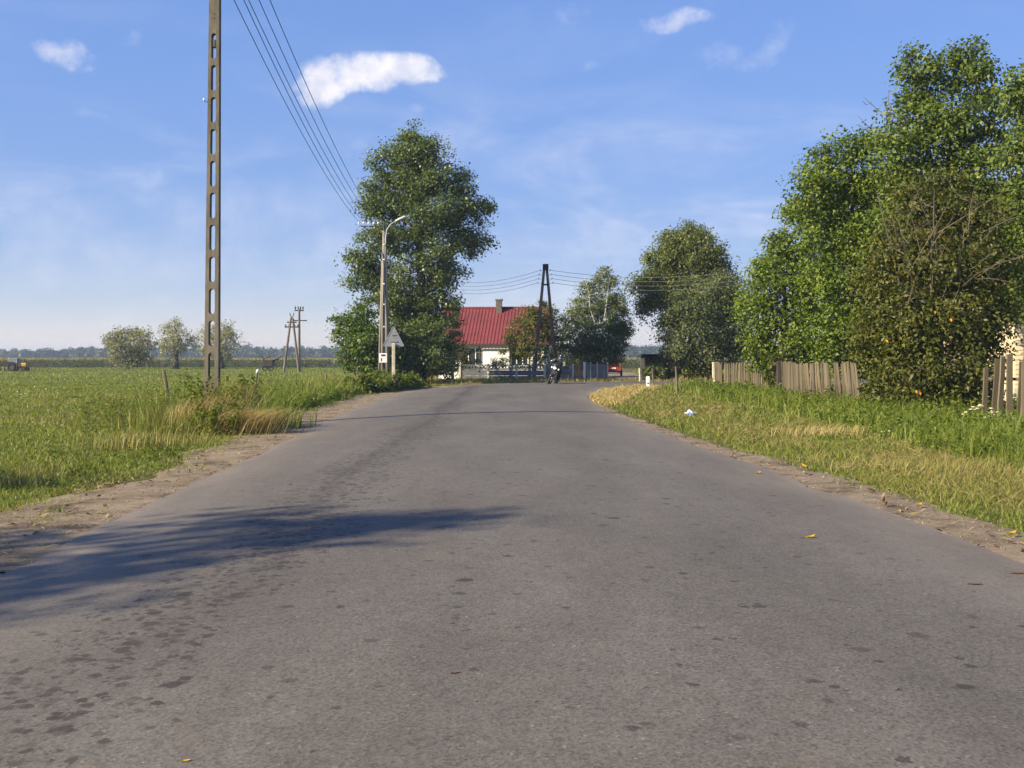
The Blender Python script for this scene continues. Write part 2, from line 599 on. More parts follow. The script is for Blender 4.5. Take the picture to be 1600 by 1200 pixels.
M['twig'] = surf('dry_twigs', (0.11, 0.085, 0.06), (0.19, 0.15, 0.11), 7.0, 0.95, 0.4)
M['birch'] = surf('birch_bark', (0.5, 0.49, 0.45), (0.62, 0.61, 0.57), 4.0, 0.8, 0.3, dirt=(0.10, 0.09, 0.08))
m_, t_, b_ = nt('window_glass')
b_.inputs['Base Color'].default_value = (0.035, 0.045, 0.055, 1)
b_.inputs['Roughness'].default_value = 0.08
b_.inputs['Specular IOR Level'].default_value = 0.7
M['glass'] = m_
m_, t_, b_ = nt('visor')
b_.inputs['Base Color'].default_value = (0.05, 0.055, 0.06, 1)
b_.inputs['Roughness'].default_value = 0.1
M['visor'] = m_
m_, t_, b_ = nt('headlight_lens')
b_.inputs['Base Color'].default_value = (0.85, 0.85, 0.82, 1)
b_.inputs['Roughness'].default_value = 0.15
b_.inputs['Emission Color'].default_value = (1, 0.97, 0.9, 1)
b_.inputs['Emission Strength'].default_value = 1.2
M['lens'] = m_
m_, t_, b_ = nt('cab_glass')
b_.inputs['Base Color'].default_value = (0.14, 0.19, 0.22, 1)
b_.inputs['Roughness'].default_value = 0.15
M['cabglass'] = m_

# weathered picket wood: grey-brown, each picket its own tone
m_, t_, b_ = nt('weathered_picket_wood')
oi = t_.nodes.new('ShaderNodeObjectInfo')
co_ = objco(t_, (1, 1, .1))
n_ = nd(t_, 'ShaderNodeTexNoise', {'Vector': co_, 'Scale': 24.0, 'Detail': 6.0, 'Roughness': .7})
mx_ = nd(t_, 'ShaderNodeMixRGB', {'Fac': .55, 'Color1': n_.outputs[0], 'Color2': oi.outputs['Random']})
r_ = ramp(t_, mx_.outputs[0], [(0.15, (0.052, 0.041, 0.025)), (0.5, (0.112, 0.091, 0.056)), (0.85, (0.185, 0.152, 0.097))])
t_.links.new(r_.outputs[0], b_.inputs['Base Color'])
b_.inputs['Roughness'].default_value = .92
bp_ = nd(t_, 'ShaderNodeBump', {'Height': n_.outputs[0], 'Strength': .6, 'Distance': .01})
t_.links.new(bp_.outputs[0], b_.inputs['Normal'])
M['picket'] = m_

M['leaf_alder'] = leafy('poplar_leaves', [(0.040, 0.070, 0.020), (0.090, 0.140, 0.040), (0.16, 0.21, 0.07)], rough=.42, spec=.45)
M['leaf_bush'] = leafy('bush_leaves', [(0.030, 0.065, 0.012), (0.070, 0.125, 0.022), (0.125, 0.185, 0.035)])
M['leaf_spruce'] = leafy('dull_small_leaves', [(0.022, 0.036, 0.016), (0.045, 0.062, 0.025), (0.09, 0.085, 0.035)])
M['leaf_rowan'] = leafy('rowan_leaves', [(0.045, 0.075, 0.016), (0.08, 0.115, 0.026), (0.12, 0.135, 0.034), (0.15, 0.105, 0.035)])
M['leaf_birch'] = leafy('birch_leaves', [(0.060, 0.090, 0.022), (0.125, 0.165, 0.042), (0.20, 0.23, 0.075)])
M['leaf_ash'] = leafy('ash_leaves', [(0.045, 0.072, 0.018), (0.105, 0.140, 0.034), (0.18, 0.205, 0.06)])
M['leaf_dark'] = leafy('grey_green_leaves', [(0.040, 0.065, 0.025), (0.088, 0.122, 0.045), (0.15, 0.18, 0.08)])
M['leaf_maple'] = leafy('maple_leaves', [(0.040, 0.080, 0.010), (0.105, 0.170, 0.020), (0.19, 0.255, 0.035)], trans=.30)
M['leaf_tall'] = leafy('tall_tree_leaves', [(0.040, 0.075, 0.013), (0.095, 0.150, 0.026), (0.17, 0.225, 0.05)], trans=.28)
M['leaf_olive'] = leafy('olive_shrub_leaves', [(0.040, 0.056, 0.010), (0.076, 0.100, 0.018), (0.110, 0.130, 0.028), (0.150, 0.138, 0.040)], trans=.32)
M['leaf_willow'] = leafy('willow_leaves', [(0.10, 0.125, 0.05), (0.18, 0.20, 0.09), (0.27, 0.28, 0.15)], trans=.3)
M['leaf_willow2'] = leafy('silver_willow_leaves', [(0.14, 0.165, 0.095), (0.23, 0.255, 0.16), (0.36, 0.37, 0.27)], trans=.3)
M['leaf_forest'] = leafy('far_forest_leaves', [(0.018, 0.034, 0.018), (0.040, 0.062, 0.030), (0.07, 0.09, 0.045)], patch_scale=.03, patch=.6, trans=.2)
M['corn'] = leafy('corn_leaves', [(0.050, 0.080, 0.022), (0.085, 0.120, 0.032), (0.13, 0.155, 0.05)], patch_scale=.1)
M['tassel'] = leafy('corn_tassels', [(0.24, 0.22, 0.11), (0.34, 0.31, 0.17)])
M['grass'] = leafy('green_grass', [(0.060, 0.105, 0.014), (0.115, 0.175, 0.026), (0.185, 0.225, 0.045), (0.28, 0.255, 0.09)], patch=.6, patch_scale=.6, trans=.3)
M['meadow'] = leafy('meadow_grass_blades', [(0.078, 0.130, 0.016), (0.140, 0.205, 0.030), (0.205, 0.25, 0.050), (0.29, 0.265, 0.10)], patch=.72, patch_scale=.35, trans=.3)
M['drygrass'] = leafy('dry_grass', [(0.12, 0.14, 0.035), (0.21, 0.20, 0.07), (0.29, 0.265, 0.11), (0.37, 0.33, 0.155)], patch=.4, patch_scale=.8, trans=.3)
M['straw'] = leafy('straw', [(0.27, 0.225, 0.10), (0.37, 0.315, 0.15), (0.46, 0.40, 0.21)], patch=.3, trans=.25)
M['weed'] = leafy('weed_leaves', [(0.048, 0.082, 0.012), (0.10, 0.15, 0.022), (0.16, 0.205, 0.04), (0.23, 0.23, 0.07)], patch=.5, patch_scale=1.2)
M['vergeweed'] = leafy('bright_verge_leaves', [(0.065, 0.12, 0.014), (0.13, 0.205, 0.026), (0.21, 0.275, 0.05)], patch=.5, patch_scale=1.2, trans=.38)
M['yarrow'] = leafy('white_flower_heads', [(0.62, 0.62, 0.58), (0.78, 0.78, 0.75)])
M['yellowleaf'] = leafy('yellow_leaf', [(0.42, 0.28, 0.03), (0.52, 0.37, 0.06)], trans=.25)
M['brownleaf'] = leafy('brown_leaf', [(0.10, 0.06, 0.035), (0.16, 0.10, 0.06)], trans=.1)
M['orangeleaf'] = leafy('orange_leaf', [(0.60, 0.28, 0.03), (0.68, 0.38, 0.05)], trans=.3)

# field and verge ground
m_, t_, b_ = nt('meadow_ground')
co_ = objco(t_)
n1 = nd(t_, 'ShaderNodeTexNoise', {'Vector': co_, 'Scale': .09, 'Detail': 9.0, 'Roughness': .62})
n2 = nd(t_, 'ShaderNodeTexNoise', {'Vector': co_, 'Scale': 3.1, 'Detail': 7.0, 'Roughness': .7})
n3 = nd(t_, 'ShaderNodeTexNoise', {'Vector': objco(t_, (1, 2.6, 1)), 'Scale': .035, 'Detail': 5.0})
ra = ramp(t_, n1.outputs[0], [(.36, (0.075, 0.082, 0.022)), (.5, (0.115, 0.112, 0.034)), (.64, (0.17, 0.145, 0.06))])
rb = ramp(t_, n2.outputs[0], [(.3, (0.45, 0.45, 0.4)), (.7, (1.2, 1.2, 1.1))])
mu = nd(t_, 'ShaderNodeMixRGB', {'Fac': .8, 'Color1': ra.outputs[0], 'Color2': rb.outputs[0]}, blend_type='MULTIPLY')
rc = ramp(t_, n3.outputs[0], [(.52, 0), (.66, 1)])
mx2 = nd(t_, 'ShaderNodeMixRGB', {'Fac': rc.outputs[0], 'Color1': mu.outputs[0], 'Color2': (0.23, 0.19, 0.075, 1)})
t_.links.new(mx2.outputs[0], b_.inputs['Base Color'])
b_.inputs['Roughness'].default_value = 1.0
b_.inputs['Specular IOR Level'].default_value = 0.1
bp_ = nd(t_, 'ShaderNodeBump', {'Height': n2.outputs[0], 'Strength': .8, 'Distance': .08})
t_.links.new(bp_.outputs[0], b_.inputs['Normal'])
M['ground'] = m_

# sandy verge
m_, t_, b_ = nt('sandy_verge')
co_ = objco(t_)
n1 = nd(t_, 'ShaderNodeTexNoise', {'Vector': co_, 'Scale': 1.7, 'Detail': 10.0, 'Roughness': .72})
n2 = nd(t_, 'ShaderNodeTexNoise', {'Vector': co_, 'Scale': 34.0, 'Detail': 5.0, 'Roughness': .7})
ra = ramp(t_, n1.outputs[0], [(.36, (0.115, 0.085, 0.055)), (.47, (0.235, 0.180, 0.122)), (.58, (0.30, 0.235, 0.163)), (.70, (0.37, 0.298, 0.215))])
rb = ramp(t_, n2.outputs[0], [(.32, (0.62, 0.6, 0.58)), (.68, (1.2, 1.2, 1.2))])
mu = nd(t_, 'ShaderNodeMixRGB', {'Fac': .75, 'Color1': ra.outputs[0], 'Color2': rb.outputs[0]}, blend_type='MULTIPLY')
t_.links.new(mu.outputs[0], b_.inputs['Base Color'])
b_.inputs['Roughness'].default_value = 1.0
b_.inputs['Specular IOR Level'].default_value = 0.15
bp_ = nd(t_, 'ShaderNodeBump', {'Height': n2.outputs[0], 'Strength': .9, 'Distance': .02})
t_.links.new(bp_.outputs[0], b_.inputs['Normal'])
M['sand'] = m_

# asphalt: aggregate, worn wheel lanes, drip stains, dust
m_, t_, b_ = nt('worn_asphalt')
co_ = objco(t_)
sep = nd(t_, 'ShaderNodeSeparateXYZ', {'Vector': co_})
agg = nd(t_, 'ShaderNodeTexVoronoi', {'Vector': co_, 'Scale': 75.0})
fine = nd(t_, 'ShaderNodeTexNoise', {'Vector': co_, 'Scale': 60.0, 'Detail': 6.0, 'Roughness': .75})
mid = nd(t_, 'ShaderNodeTexNoise', {'Vector': co_, 'Scale': 5.5, 'Detail': 7.0, 'Roughness': .65})
big = nd(t_, 'ShaderNodeTexNoise', {'Vector': objco(t_, (1.5, .45, 1)), 'Scale': .5, 'Detail': 6.0, 'Roughness': .6})
base = ramp(t_, big.outputs[0], [(.3, (0.102, 0.089, 0.074)), (.5, (0.127, 0.112, 0.094)), (.7, (0.156, 0.139, 0.117))])
sp = ramp(t_, agg.outputs['Color'], [(0.0, 0.5), (.5, 1.0), (.9, 1.2), (1.0, 2.3)])
fn = ramp(t_, fine.outputs[0], [(.3, 0.68), (.7, 1.32)])
md = ramp(t_, mid.outputs[0], [(.3, 0.90), (.7, 1.09)])


def mul(a, b, f=1.0):
    return nd(t_, 'ShaderNodeMixRGB', {'Fac': f, 'Color1': a, 'Color2': b}, blend_type='MULTIPLY').outputs[0]


col = mul(mul(mul(base.outputs[0], sp.outputs[0], .8), fn.outputs[0], .9), md.outputs[0])


def mth(op, a, b=None, clamp=False):
    n = t_.nodes.new('ShaderNodeMath')
    n.operation = op
    n.use_clamp = clamp
    for i, v in enumerate((a, b)):
        if v is None:
            continue
        if isinstance(v, (int, float)):
            n.inputs[i].default_value = v
        else:
            t_.links.new(v, n.inputs[i])
    return n.outputs[0]


# drips fallen from carts along the left-hand lane
wob = nd(t_, 'ShaderNodeTexNoise', {'Vector': objco(t_, (1, .35, 1)), 'Scale': .55, 'Detail': 3.0})
lane = mth('ADD', mth('ADD', sep.outputs['X'], 1.86), mth('MULTIPLY', mth('SUBTRACT', wob.outputs[0], .5), .9))
band = mth('SUBTRACT', 1.0, mth('MULTIPLY', mth('ABSOLUTE', lane), 1.75), clamp=True)
for scl, radf, lo in ((7.6, .85, .10), (15.0, .95, .20), (10.5, .85, .14)):
    wp = nd(t_, 'ShaderNodeTexNoise', {'Vector': co_, 'Scale': scl * 2.3, 'Detail': 3.0})
    wv = nd(t_, 'ShaderNodeMixRGB', {'Fac': .07, 'Color1': co_, 'Color2': wp.outputs['Color']}, blend_type='ADD')
    vo = nd(t_, 'ShaderNodeTexVoronoi', {'Vector': wv.outputs[0], 'Scale': scl})
    vr = nd(t_, 'ShaderNodeSeparateColor', {'Color': vo.outputs['Color']})
    # a spot per cell where chance allows; more of them inside the lane
    chance = mth('ADD', mth('MULTIPLY', band, 1.3), lo * .28)
    on = mth('LESS_THAN', vr.outputs[0], chance)
    rad = mth('MULTIPLY', mth('ADD', mth('MULTIPLY', vr.outputs[1], .8), .2), radf * .62)
    inside = mth('MULTIPLY', mth('SUBTRACT', rad, vo.outputs['Distance']), 9.0, clamp=True)
    dark = mth('MULTIPLY', mth('MULTIPLY', inside, on), mth('ADD', mth('MULTIPLY', vr.outputs[2], .38), .48))
    col = nd(t_, 'ShaderNodeMixRGB', {'Fac': dark, 'Color1': col, 'Color2': (0.042, 0.033, 0.027, 1)}).outputs[0]
streak = mth('SUBTRACT', 1.0, mth('MULTIPLY', mth('ABSOLUTE', mth('ADD', lane, .08)), 5.5), clamp=True)
streak = mth('MULTIPLY', streak, mth('MULTIPLY', mth('SUBTRACT', sep.outputs['Y'], 6.0), .12, clamp=True))
soft = mth('ADD', mth('MULTIPLY', band, .18), mth('MULTIPLY', streak, mth('MULTIPLY', mth('SUBTRACT', mid.outputs[0], .33), 2.6, clamp=True)), clamp=True)
col = nd(t_, 'ShaderNodeMixRGB', {'Fac': soft, 'Color1': col, 'Color2': (0.066, 0.054, 0.046, 1)}).outputs[0]
# ochre dirt smears
oc = nd(t_, 'ShaderNodeTexNoise', {'Vector': objco(t_, (1, .7, 1)), 'Scale': 1.35, 'Detail': 8.0, 'Roughness': .72})
of = ramp(t_, oc.outputs[0], [(.60, 0), (.78, .5)])
col = nd(t_, 'ShaderNodeMixRGB', {'Fac': of.outputs[0], 'Color1': col, 'Color2': (0.20, 0.150, 0.092, 1)}).outputs[0]
oc2 = nd(t_, 'ShaderNodeTexNoise', {'Vector': co_, 'Scale': 9.0, 'Detail': 4.0, 'Roughness': .6})
of2 = ramp(t_, oc2.outputs[0], [(.70, 0), (.78, .6)])
col = nd(t_, 'ShaderNodeMixRGB', {'Fac': of2.outputs[0], 'Color1': col, 'Color2': (0.22, 0.165, 0.098, 1)}).outputs[0]
# dust blown in from the verges: attribute 'edge' is 1 at the asphalt edge
at_ = t_.nodes.new('ShaderNodeAttribute')
at_.attribute_name = 'edge'
dn = nd(t_, 'ShaderNodeTexNoise', {'Vector': objco(t_, (1, .3, 1)), 'Scale': 1.6, 'Detail': 7.0, 'Roughness': .65})
df = mth('MULTIPLY', at_.outputs['Fac'], mth('ADD', mth('MULTIPLY', dn.outputs[0], 1.5), -.25), clamp=True)
col = nd(t_, 'ShaderNodeMixRGB', {'Fac': df, 'Color1': col, 'Color2': (0.255, 0.208, 0.158, 1)}).outputs[0]
t_.links.new(col, b_.inputs['Base Color'])
b_.inputs['Roughness'].default_value = .82
b_.inputs['Specular IOR Level'].default_value = .28
hb = mth('ADD', mth('MULTIPLY', agg.outputs['Distance'], .7), mth('MULTIPLY', fine.outputs[0], .6))
bp_ = nd(t_, 'ShaderNodeBump', {'Height': hb, 'Strength': .12, 'Distance': .012})
t_.links.new(bp_.outputs[0], b_.inputs['Normal'])
M['asphalt'] = m_


# ------------------------------------------------------------------ ground, road, verges
def resample(pts, step):
    """Catmull-Rom through pts, then even steps (step may grow with distance)"""
    p = [Vector((x, y)) for x, y in pts]
    p = [2 * p[0] - p[1]] + p + [2 * p[-1] - p[-2]]
    dense = []
    for i in range(1, len(p) - 2):
        for k in range(40):
            t = k / 40
            a, b, c, d = p[i - 1], p[i], p[i + 1], p[i + 2]
            dense.append(.5 * ((2 * b) + (c - a) * t + (2 * a - 5 * b + 4 * c - d) * t * t + (3 * b - a - 3 * c + d) * t ** 3))
    dense.append(p[-2])
    L = [0]
    for i in range(1, len(dense)):
        L.append(L[-1] + (dense[i] - dense[i - 1]).length)
    return np.array([[q.x, q.y] for q in dense]), np.array(L)


LEFT = [(-3.4, -8), (-3.42, 2), (-3.45, 7), (-3.6, 9.2), (-3.72, 12), (-3.85, 15), (-4.1, 19.7), (-4.45, 25), (-4.62, 32), (-4.72, 40), (-4.45, 46), (-3.5, 53), (-1.2, 58.8), (2.4, 62.6), (7.5, 64.8), (15, 65.8), (34, 66.3)]
RIGHT = [(3.75, -8), (3.72, 2), (3.68, 7.3), (3.62, 9.5), (3.46, 11.5), (3.4, 13.8), (3.12, 17), (2.9, 21.4), (2.72, 25.5), (2.63, 30), (2.72, 36), (3.1, 41), (4.5, 48.5), (7.2, 54.5), (12, 57.8), (20, 59), (34, 59.3)]
ld_, ll_ = resample(LEFT, .1)
rd_, rl_ = resample(RIGHT, .1)


def along(dense, L, s):
    return np.stack([np.interp(s, L, dense[:, 0]), np.interp(s, L, dense[:, 1])], 1)


def rough1d(x, seed, scale):
    r = np.random.default_rng(seed)
    out = np.zeros_like(x)
    amp = 1.0
    for o in range(4):
        k = int((x.max() - x.min()) / scale * 2 ** o) + 3
        g = r.normal(0, 1, k)
        out += amp * np.interp(x, np.linspace(x.min(), x.max(), k), g)
        amp *= .55
    return out * .5


nseg = 760
# finer steps near the camera
u_ = np.linspace(0, 1, nseg) ** 1.7
la = along(ld_, ll_, u_ * ll_[-1])
ra_ = along(rd_, rl_, u_ * rl_[-1])
jl = rough1d(u_ * ll_[-1], 3, .8) * .065
jr = rough1d(u_ * rl_[-1], 4, .8) * .06
across = unit(ra_ - la)
la = la - across * jl[:, None]
ra_ = ra_ + across * jr[:, None]
nc = 24
verts, edge = [], []
for k in range(nc + 1):
    w = k / nc
    xy = la * (1 - w) + ra_ * w
    z = 0.03 + 0.085 * (1 - (2 * w - 1) ** 2)
    verts.append(np.column_stack([xy, np.full(nseg, z)]))
    e = abs(2 * w - 1)
    edge.append(np.full(nseg, max(0, (e - .55) / .45) ** 2.2))
for side in (la, ra_):
    for zz_ in (.03, -.05):
        verts.append(np.column_stack([side, np.full(nseg, zz_)]))
        edge.append(np.ones(nseg))
V = np.concatenate(verts)
Q = []
i = np.arange(nseg - 1)
for k in range(nc):
    Q.append(np.stack([k * nseg + i, (k + 1) * nseg + i, (k + 1) * nseg + i + 1, k * nseg + i + 1], 1))
Q.append(np.stack([(nc + 2) * nseg + i, (nc + 1) * nseg + i, (nc + 1) * nseg + i + 1, (nc + 2) * nseg + i + 1], 1))
Q.append(np.stack([(nc + 3) * nseg + i, (nc + 4) * nseg + i, (nc + 4) * nseg + i + 1, (nc + 3) * nseg + i + 1], 1))
me = np_mesh('road', V, np.concatenate(Q), mats=[M['asphalt']], smooth=True)
a_ = me.attributes.new('edge', 'FLOAT', 'POINT')
a_.data.foreach_set('value', np.concatenate(edge).astype(np.float32))
tag(link('road', me), 'grey worn asphalt road bending to the right', kind='structure')

# one sheet of ground out to the horizon
g = MB()
GR = 2600
N = 40
xs = [-GR * (1 - i / N) ** 3 for i in range(N)] + [GR * (i / N) ** 3 for i in range(N + 1)]
gv = [(x, y + 30, -0.012) for y in xs for x in xs]
nn = len(xs)
gf = [(j * nn + i, j * nn + i + 1, (j + 1) * nn + i + 1, (j + 1) * nn + i) for j in range(nn - 1) for i in range(nn - 1)]
g.add(gv, gf)
tag(g.build('ground', M['ground']), 'flat green meadow ground reaching the horizon', kind='structure')


def smooth_noise2(x, y, seed):
    r = np.random.default_rng(seed)
    out = np.zeros_like(x)
    amp, f = 1.0, 1.0
    for o in range(4):
        for k in range(3):
            a, ph = r.uniform(0, 2 * math.pi), r.uniform(0, 6.28)
            out += amp * np.sin((x * math.cos(a) + y * math.sin(a)) * f * 2.1 + ph)
        amp *= .6
        f *= 2.1
    return out / 4


def verge(name, dense, L, sgn, wfun, label, s0, s1, step, seed, tread=False):
    s = np.arange(s0, s1, step)
    p = along(dense, L, s)
    d = unit(np.gradient(p, axis=0))
    nrm = np.stack([-d[:, 1], d[:, 0]], 1) * sgn
    w = wfun(p[:, 1], p[:, 0]) * (1 + .28 * rough1d(s, seed, 1.6))
    K = 9
    vv = []
    for k in range(K + 1):
        f = k / K
        off = -.10 + (w + .10) * f
        xy = p + nrm * off[:, None]
        z = .004 + .016 * np.clip(1 - f * .7, 0, 1) + .010 * smooth_noise2(xy[:, 0] * 3, xy[:, 1] * 3, seed) * (0.3 if k == 0 else 1)
        if tread:
            z = z + np.where((f > .25) & (f < .8), .012 * np.sign(np.sin(s * 42 + f * 9)), 0)
        if k == K:
            z = np.full(len(s), -.02)
        if k == 0:
            z = np.minimum(z, .018)
        vv.append(np.column_stack([xy, np.maximum(z, -.02)]))
    n = len(s)
    i = np.arange(n - 1)
    q = np.concatenate([np.stack([k * n + i, k * n + i + 1, (k + 1) * n + i + 1, (k + 1) * n + i], 1) for k in range(K)])
    if sgn < 0:
        q = q[:, ::-1]
    o = link(name, np_mesh(name, np.concatenate(vv), q, mats=[M['sand']], smooth=True))
    tag(o, label, kind='structure')
    return o


wl_ = lambda y, x: np.interp(y, [0, 8, 14, 20, 27, 40, 50, 60, 66], [1.5, 1.3, 1.15, 1.05, 1.35, 1.5, 1.7, 1.35, 1.1])
wr_ = lambda y, x: np.interp(y, [0, 8, 12, 16, 22, 30, 42, 50, 60], [.85, .80, .68, .58, .52, .36, .26, .3, .4])
verge('dirt_verge', ld_, ll_, 1, wl_, 'sandy verge strip along the outer left edge of the road', 2, ll_[-1] - .5, .12, 21)
verge('dirt_verge', rd_, rl_, -1, wr_, 'narrow sandy verge strip along the inner right edge of the road', 2, rl_[-1] - .5, .12, 22)

# dirt track that leaves the bend towards the fields
tr = MB()
ty = [65.2, 70, 76, 84, 95, 110]
tl = [6.6, 6.9, 7.2, 7.7, 8.6, 10.2]
trt = [13.4, 11.4, 10.8, 10.9, 11.6, 13.0]
vs = []
for y, a, b in zip(ty, tl, trt):
    for k in range(5):
        vs.append((a + (b - a) * k / 4, y, .012 + .02 * math.sin(k * 1.57) ** 2))
tr.add(vs, [(r * 5 + k, r * 5 + k + 1, r * 5 + 6 + k, r * 5 + 5 + k) for r in range(5) for k in range(4)])
tag(tr.build('dirt_track', M['sand']), 'pale dirt track leaving the bend past the red trailer', kind='structure')
# bare farmyard apron beside the far bend
ap = MB()
av = []
for j, y in enumerate((66.6, 67.6, 68.8, 70.2)):
    for k in range(13):
        av.append((12.6 + k * 1.7, y + .25 * math.sin(k * 2.3 + j), .008 + .006 * math.sin(k * 1.3)))
ap.add(av, [(j * 13 + k, j * 13 + k + 1, j * 13 + 14 + k, j * 13 + 13 + k) for j in range(3) for k in range(12)])
tag(ap.build('dirt_apron', M['sand']), 'bare dirt strip along the far side of the bend', kind='structure')


# ------------------------------------------------------------------ trees
DENS = 2.1


def tree(name, base, lobes, mat, leaf, dens, label, cat='tree', group=None, trunk_r=.2, bark='bark', clump=.45, seed=1, stems=1, lean=(0, 0), per=34, up=.55, twigs=True, asp=.62, inner=.5, hang=0.0, flat=.72):
    """lobes: (px, py, rpx, rpz, dy) at the base's distance -> clumps of leaves, trunk and limbs"""
    rg = np.random.default_rng(seed)
    bx, by = base
    root = empty(name, (bx, by, 0), label=label, cat=cat, group=group)
    wood = MB()
    cv, cq, off = [], [], 0
    L3 = []
    for (px, py, rx, rz, dy) in lobes:
        d = by + dy
        c = at(px, py, d)
        c = np.array([c.x - bx, dy, c.z])
        sx, sz = rx / FOC * d, rz / FOC * d
        L3.append((c, np.array([sx, (sx + sz) * .5, sz])))
    top = max(c[2] for c, r in L3)
    ctr = np.mean([c for c, r in L3], axis=0)
    stem_pts = []
    for k in range(stems):
        a = rg.uniform(0, 6.28)
        sp = .0 if stems == 1 else rg.uniform(.1, .35)
        tx = ctr[0] * .8 + lean[0] + (rg.normal(0, .12 * top) if stems > 1 else 0)
        tyy = ctr[1] * .8 + lean[1] + (rg.normal(0, .06 * top) if stems > 1 else 0)
        pts = []
        for t in np.linspace(0, 1, 8):
            pts.append(np.array([sp * math.cos(a) + tx * t ** 1.3 + rg.normal(0, .02 * top) * t * (1 - t) * 2, sp * math.sin(a) + tyy * t ** 1.3, top * .93 * t - .05 * (t == 0)]))
        stem_pts.append(pts)
        rr = trunk_r if stems == 1 else trunk_r * .6
        wood.tube(pts, [rr * (1.35 if i == 0 else 1.0) * (1 - .9 * i / 7) for i in range(8)], n=8)
    for c, r in L3:
        pts = stem_pts[rg.integers(len(stem_pts))]
        # a limb reaches from the stem, lower than the lobe, to its centre
        zt = max(.15 * top, c[2] - r[2] * .9 - np.hypot(c[0], c[1]) * .35)
        j = int(np.clip(zt / (top * .93) * 7, 0, 6))
        s = pts[j] + (pts[j + 1] - pts[j]) * np.clip(zt / (top * .93) * 7 - j, 0, 1)
        midp = (s + c) / 2 + np.array([0, 0, -.08 * np.linalg.norm(c - s)]) + rg.normal(0, .1, 3)
        lr = max(.02, trunk_r * .34 * min(1.0, r.mean() / 1.2))
        wood.tube([s, midp, c], [lr, lr * .75, lr * .4], n=5)
        area = 4 * math.pi * (r[0] * r[1] + r[0] * r[2] + r[1] * r[2]) / 3
        ncl = max(6, int(area * dens * DENS / per))
        dirs = unit(rg.normal(0, 1, (ncl, 3)))
        rad = np.where(rg.random(ncl) < .78, rg.uniform(.72, 1.1, ncl), rg.uniform(inner * .5, .8, ncl))
        cc = c + dirs * rad[:, None] * r
        if twigs:
            for q in range(0, ncl, 2):
                wood.tube([c + (cc[q] - c) * .15, c + (cc[q] - c) * .6 + rg.normal(0, .05, 3), cc[q]], [lr * .35, lr * .22, .006], n=3, cap=False)
        cnt = rg.integers(int(per * .5), int(per * 1.6), ncl)
        idx = np.repeat(np.arange(ncl), cnt)
        n = len(idx)
        cs = clump * rg.uniform(.55, 1.25, ncl)[idx][:, None]
        offs = rg.normal(0, .5, (n, 3)) * cs
        offs = np.clip(offs, -.95 * cs, .95 * cs)
        offs[:, 2] *= flat
        if hang:
            offs[:, 2] -= np.abs(rg.normal(0, hang, n))
        pos = cc[idx] + offs
        pos[:, 2] = np.maximum(pos[:, 2], .05)
        outw = dirs[idx]
        nor = unit(outw * .5 + np.array([0, 0, up]) + rg.normal(0, .55, (n, 3)))
        tipd = outw * .6 + rg.normal(0, .7, (n, 3)) + np.array([0, 0, -.35 - 2.0 * hang])
        ln = leaf * rg.uniform(.65, 1.35, n)
        v, qd = leaf_geo(pos, nor, tipd, ln, ln * asp * rg.uniform(.8, 1.2, n))
        cv.append(v)
        cq.append(qd + off)
        off += len(v)
    wood.build('trunk', M[bark], root, smooth=True)
    link('crown', np_mesh('crown', np.concatenate(cv), np.concatenate(cq), mats=[M[mat]]), root)
    return root


# tall poplar left of the house
tree('poplar_tree', (gx(652, 62), 62), [(a, b, c * .92, e * .95, f) for a, b, c, e, f in [
    (652, 214, 26, 18, 0), (640, 240, 40, 26, .3), (668, 243, 36, 26, -.4), (604, 250, 26, 18, .2), (596, 285, 30, 20, -.3),
    (645, 285, 46, 32, .4), (690, 285, 36, 26, -.5), (716, 278, 20, 14, .3), (726, 296, 20, 13, -.2), (612, 322, 46, 28, .4),
    (672, 330, 50, 32, -.8), (735, 325, 40, 16, .1), (756, 323, 14, 9, .4), (720, 350, 34, 20, .4), (576, 330, 22, 12, 0), (645, 372, 48, 34, .9),
    (600, 376, 40, 24, -.6), (742, 376, 28, 14, .3), (712, 386, 42, 24, -.3), (566, 404, 24, 22, .3), (590, 428, 32, 24, .5),
    (662, 420, 50, 34, -.7), (705, 430, 24, 16, .4), (560, 440, 20, 14, 0), (642, 462, 48, 32, .7), (690, 468, 26, 20, -.3), (605, 470, 36, 28, -.6),
    (650, 500, 50, 30, .3)]],
     'leaf_alder', .155, 88, 'tall poplar tree with ragged branches rising behind the street lamp pole', trunk_r=.34, clump=.72, seed=5, per=100, flat=.68, inner=.7)
tree('bush', (gx(562, 59), 59), [(560, 500, 22, 22, 0), (548, 522, 24, 22, .3), (578, 530, 34, 34, -.3), (545, 558, 18, 18, .2), (585, 568, 32, 22, 0), (533, 500, 12, 12, .2), (605, 545, 30, 34, .3)],
     'leaf_bush', .17, 75, 'bright green bush left of the lamp pole foot', 'bush', trunk_r=.09, clump=.5, seed=6, stems=3)
tree('bush', (gx(660, 60), 60), [(640, 540, 34, 34, 0), (672, 530, 34, 36, .3), (686, 555, 26, 28, -.2), (655, 572, 34, 20, 0), (692, 577, 20, 14, .4), (625, 572, 24, 20, -.4)],
     'leaf_alder', .17, 75, 'dark bush at the foot of the poplar, right of the warning sign', 'bush', trunk_r=.1, clump=.5, seed=7, stems=3)
tree('small_tree', (gx(708, 68), 68), [(712, 488, 9, 10, 0), (708, 505, 13, 14, .2), (704, 525, 15, 14, -.2), (712, 545, 15, 14, .1), (700, 560, 18, 14, 0), (716, 572, 14, 14, .2)],
     'leaf_spruce', .14, 80, 'slim dull green tree in front of the left end of the house', 'tree', trunk_r=.08, clump=.35, seed=8)
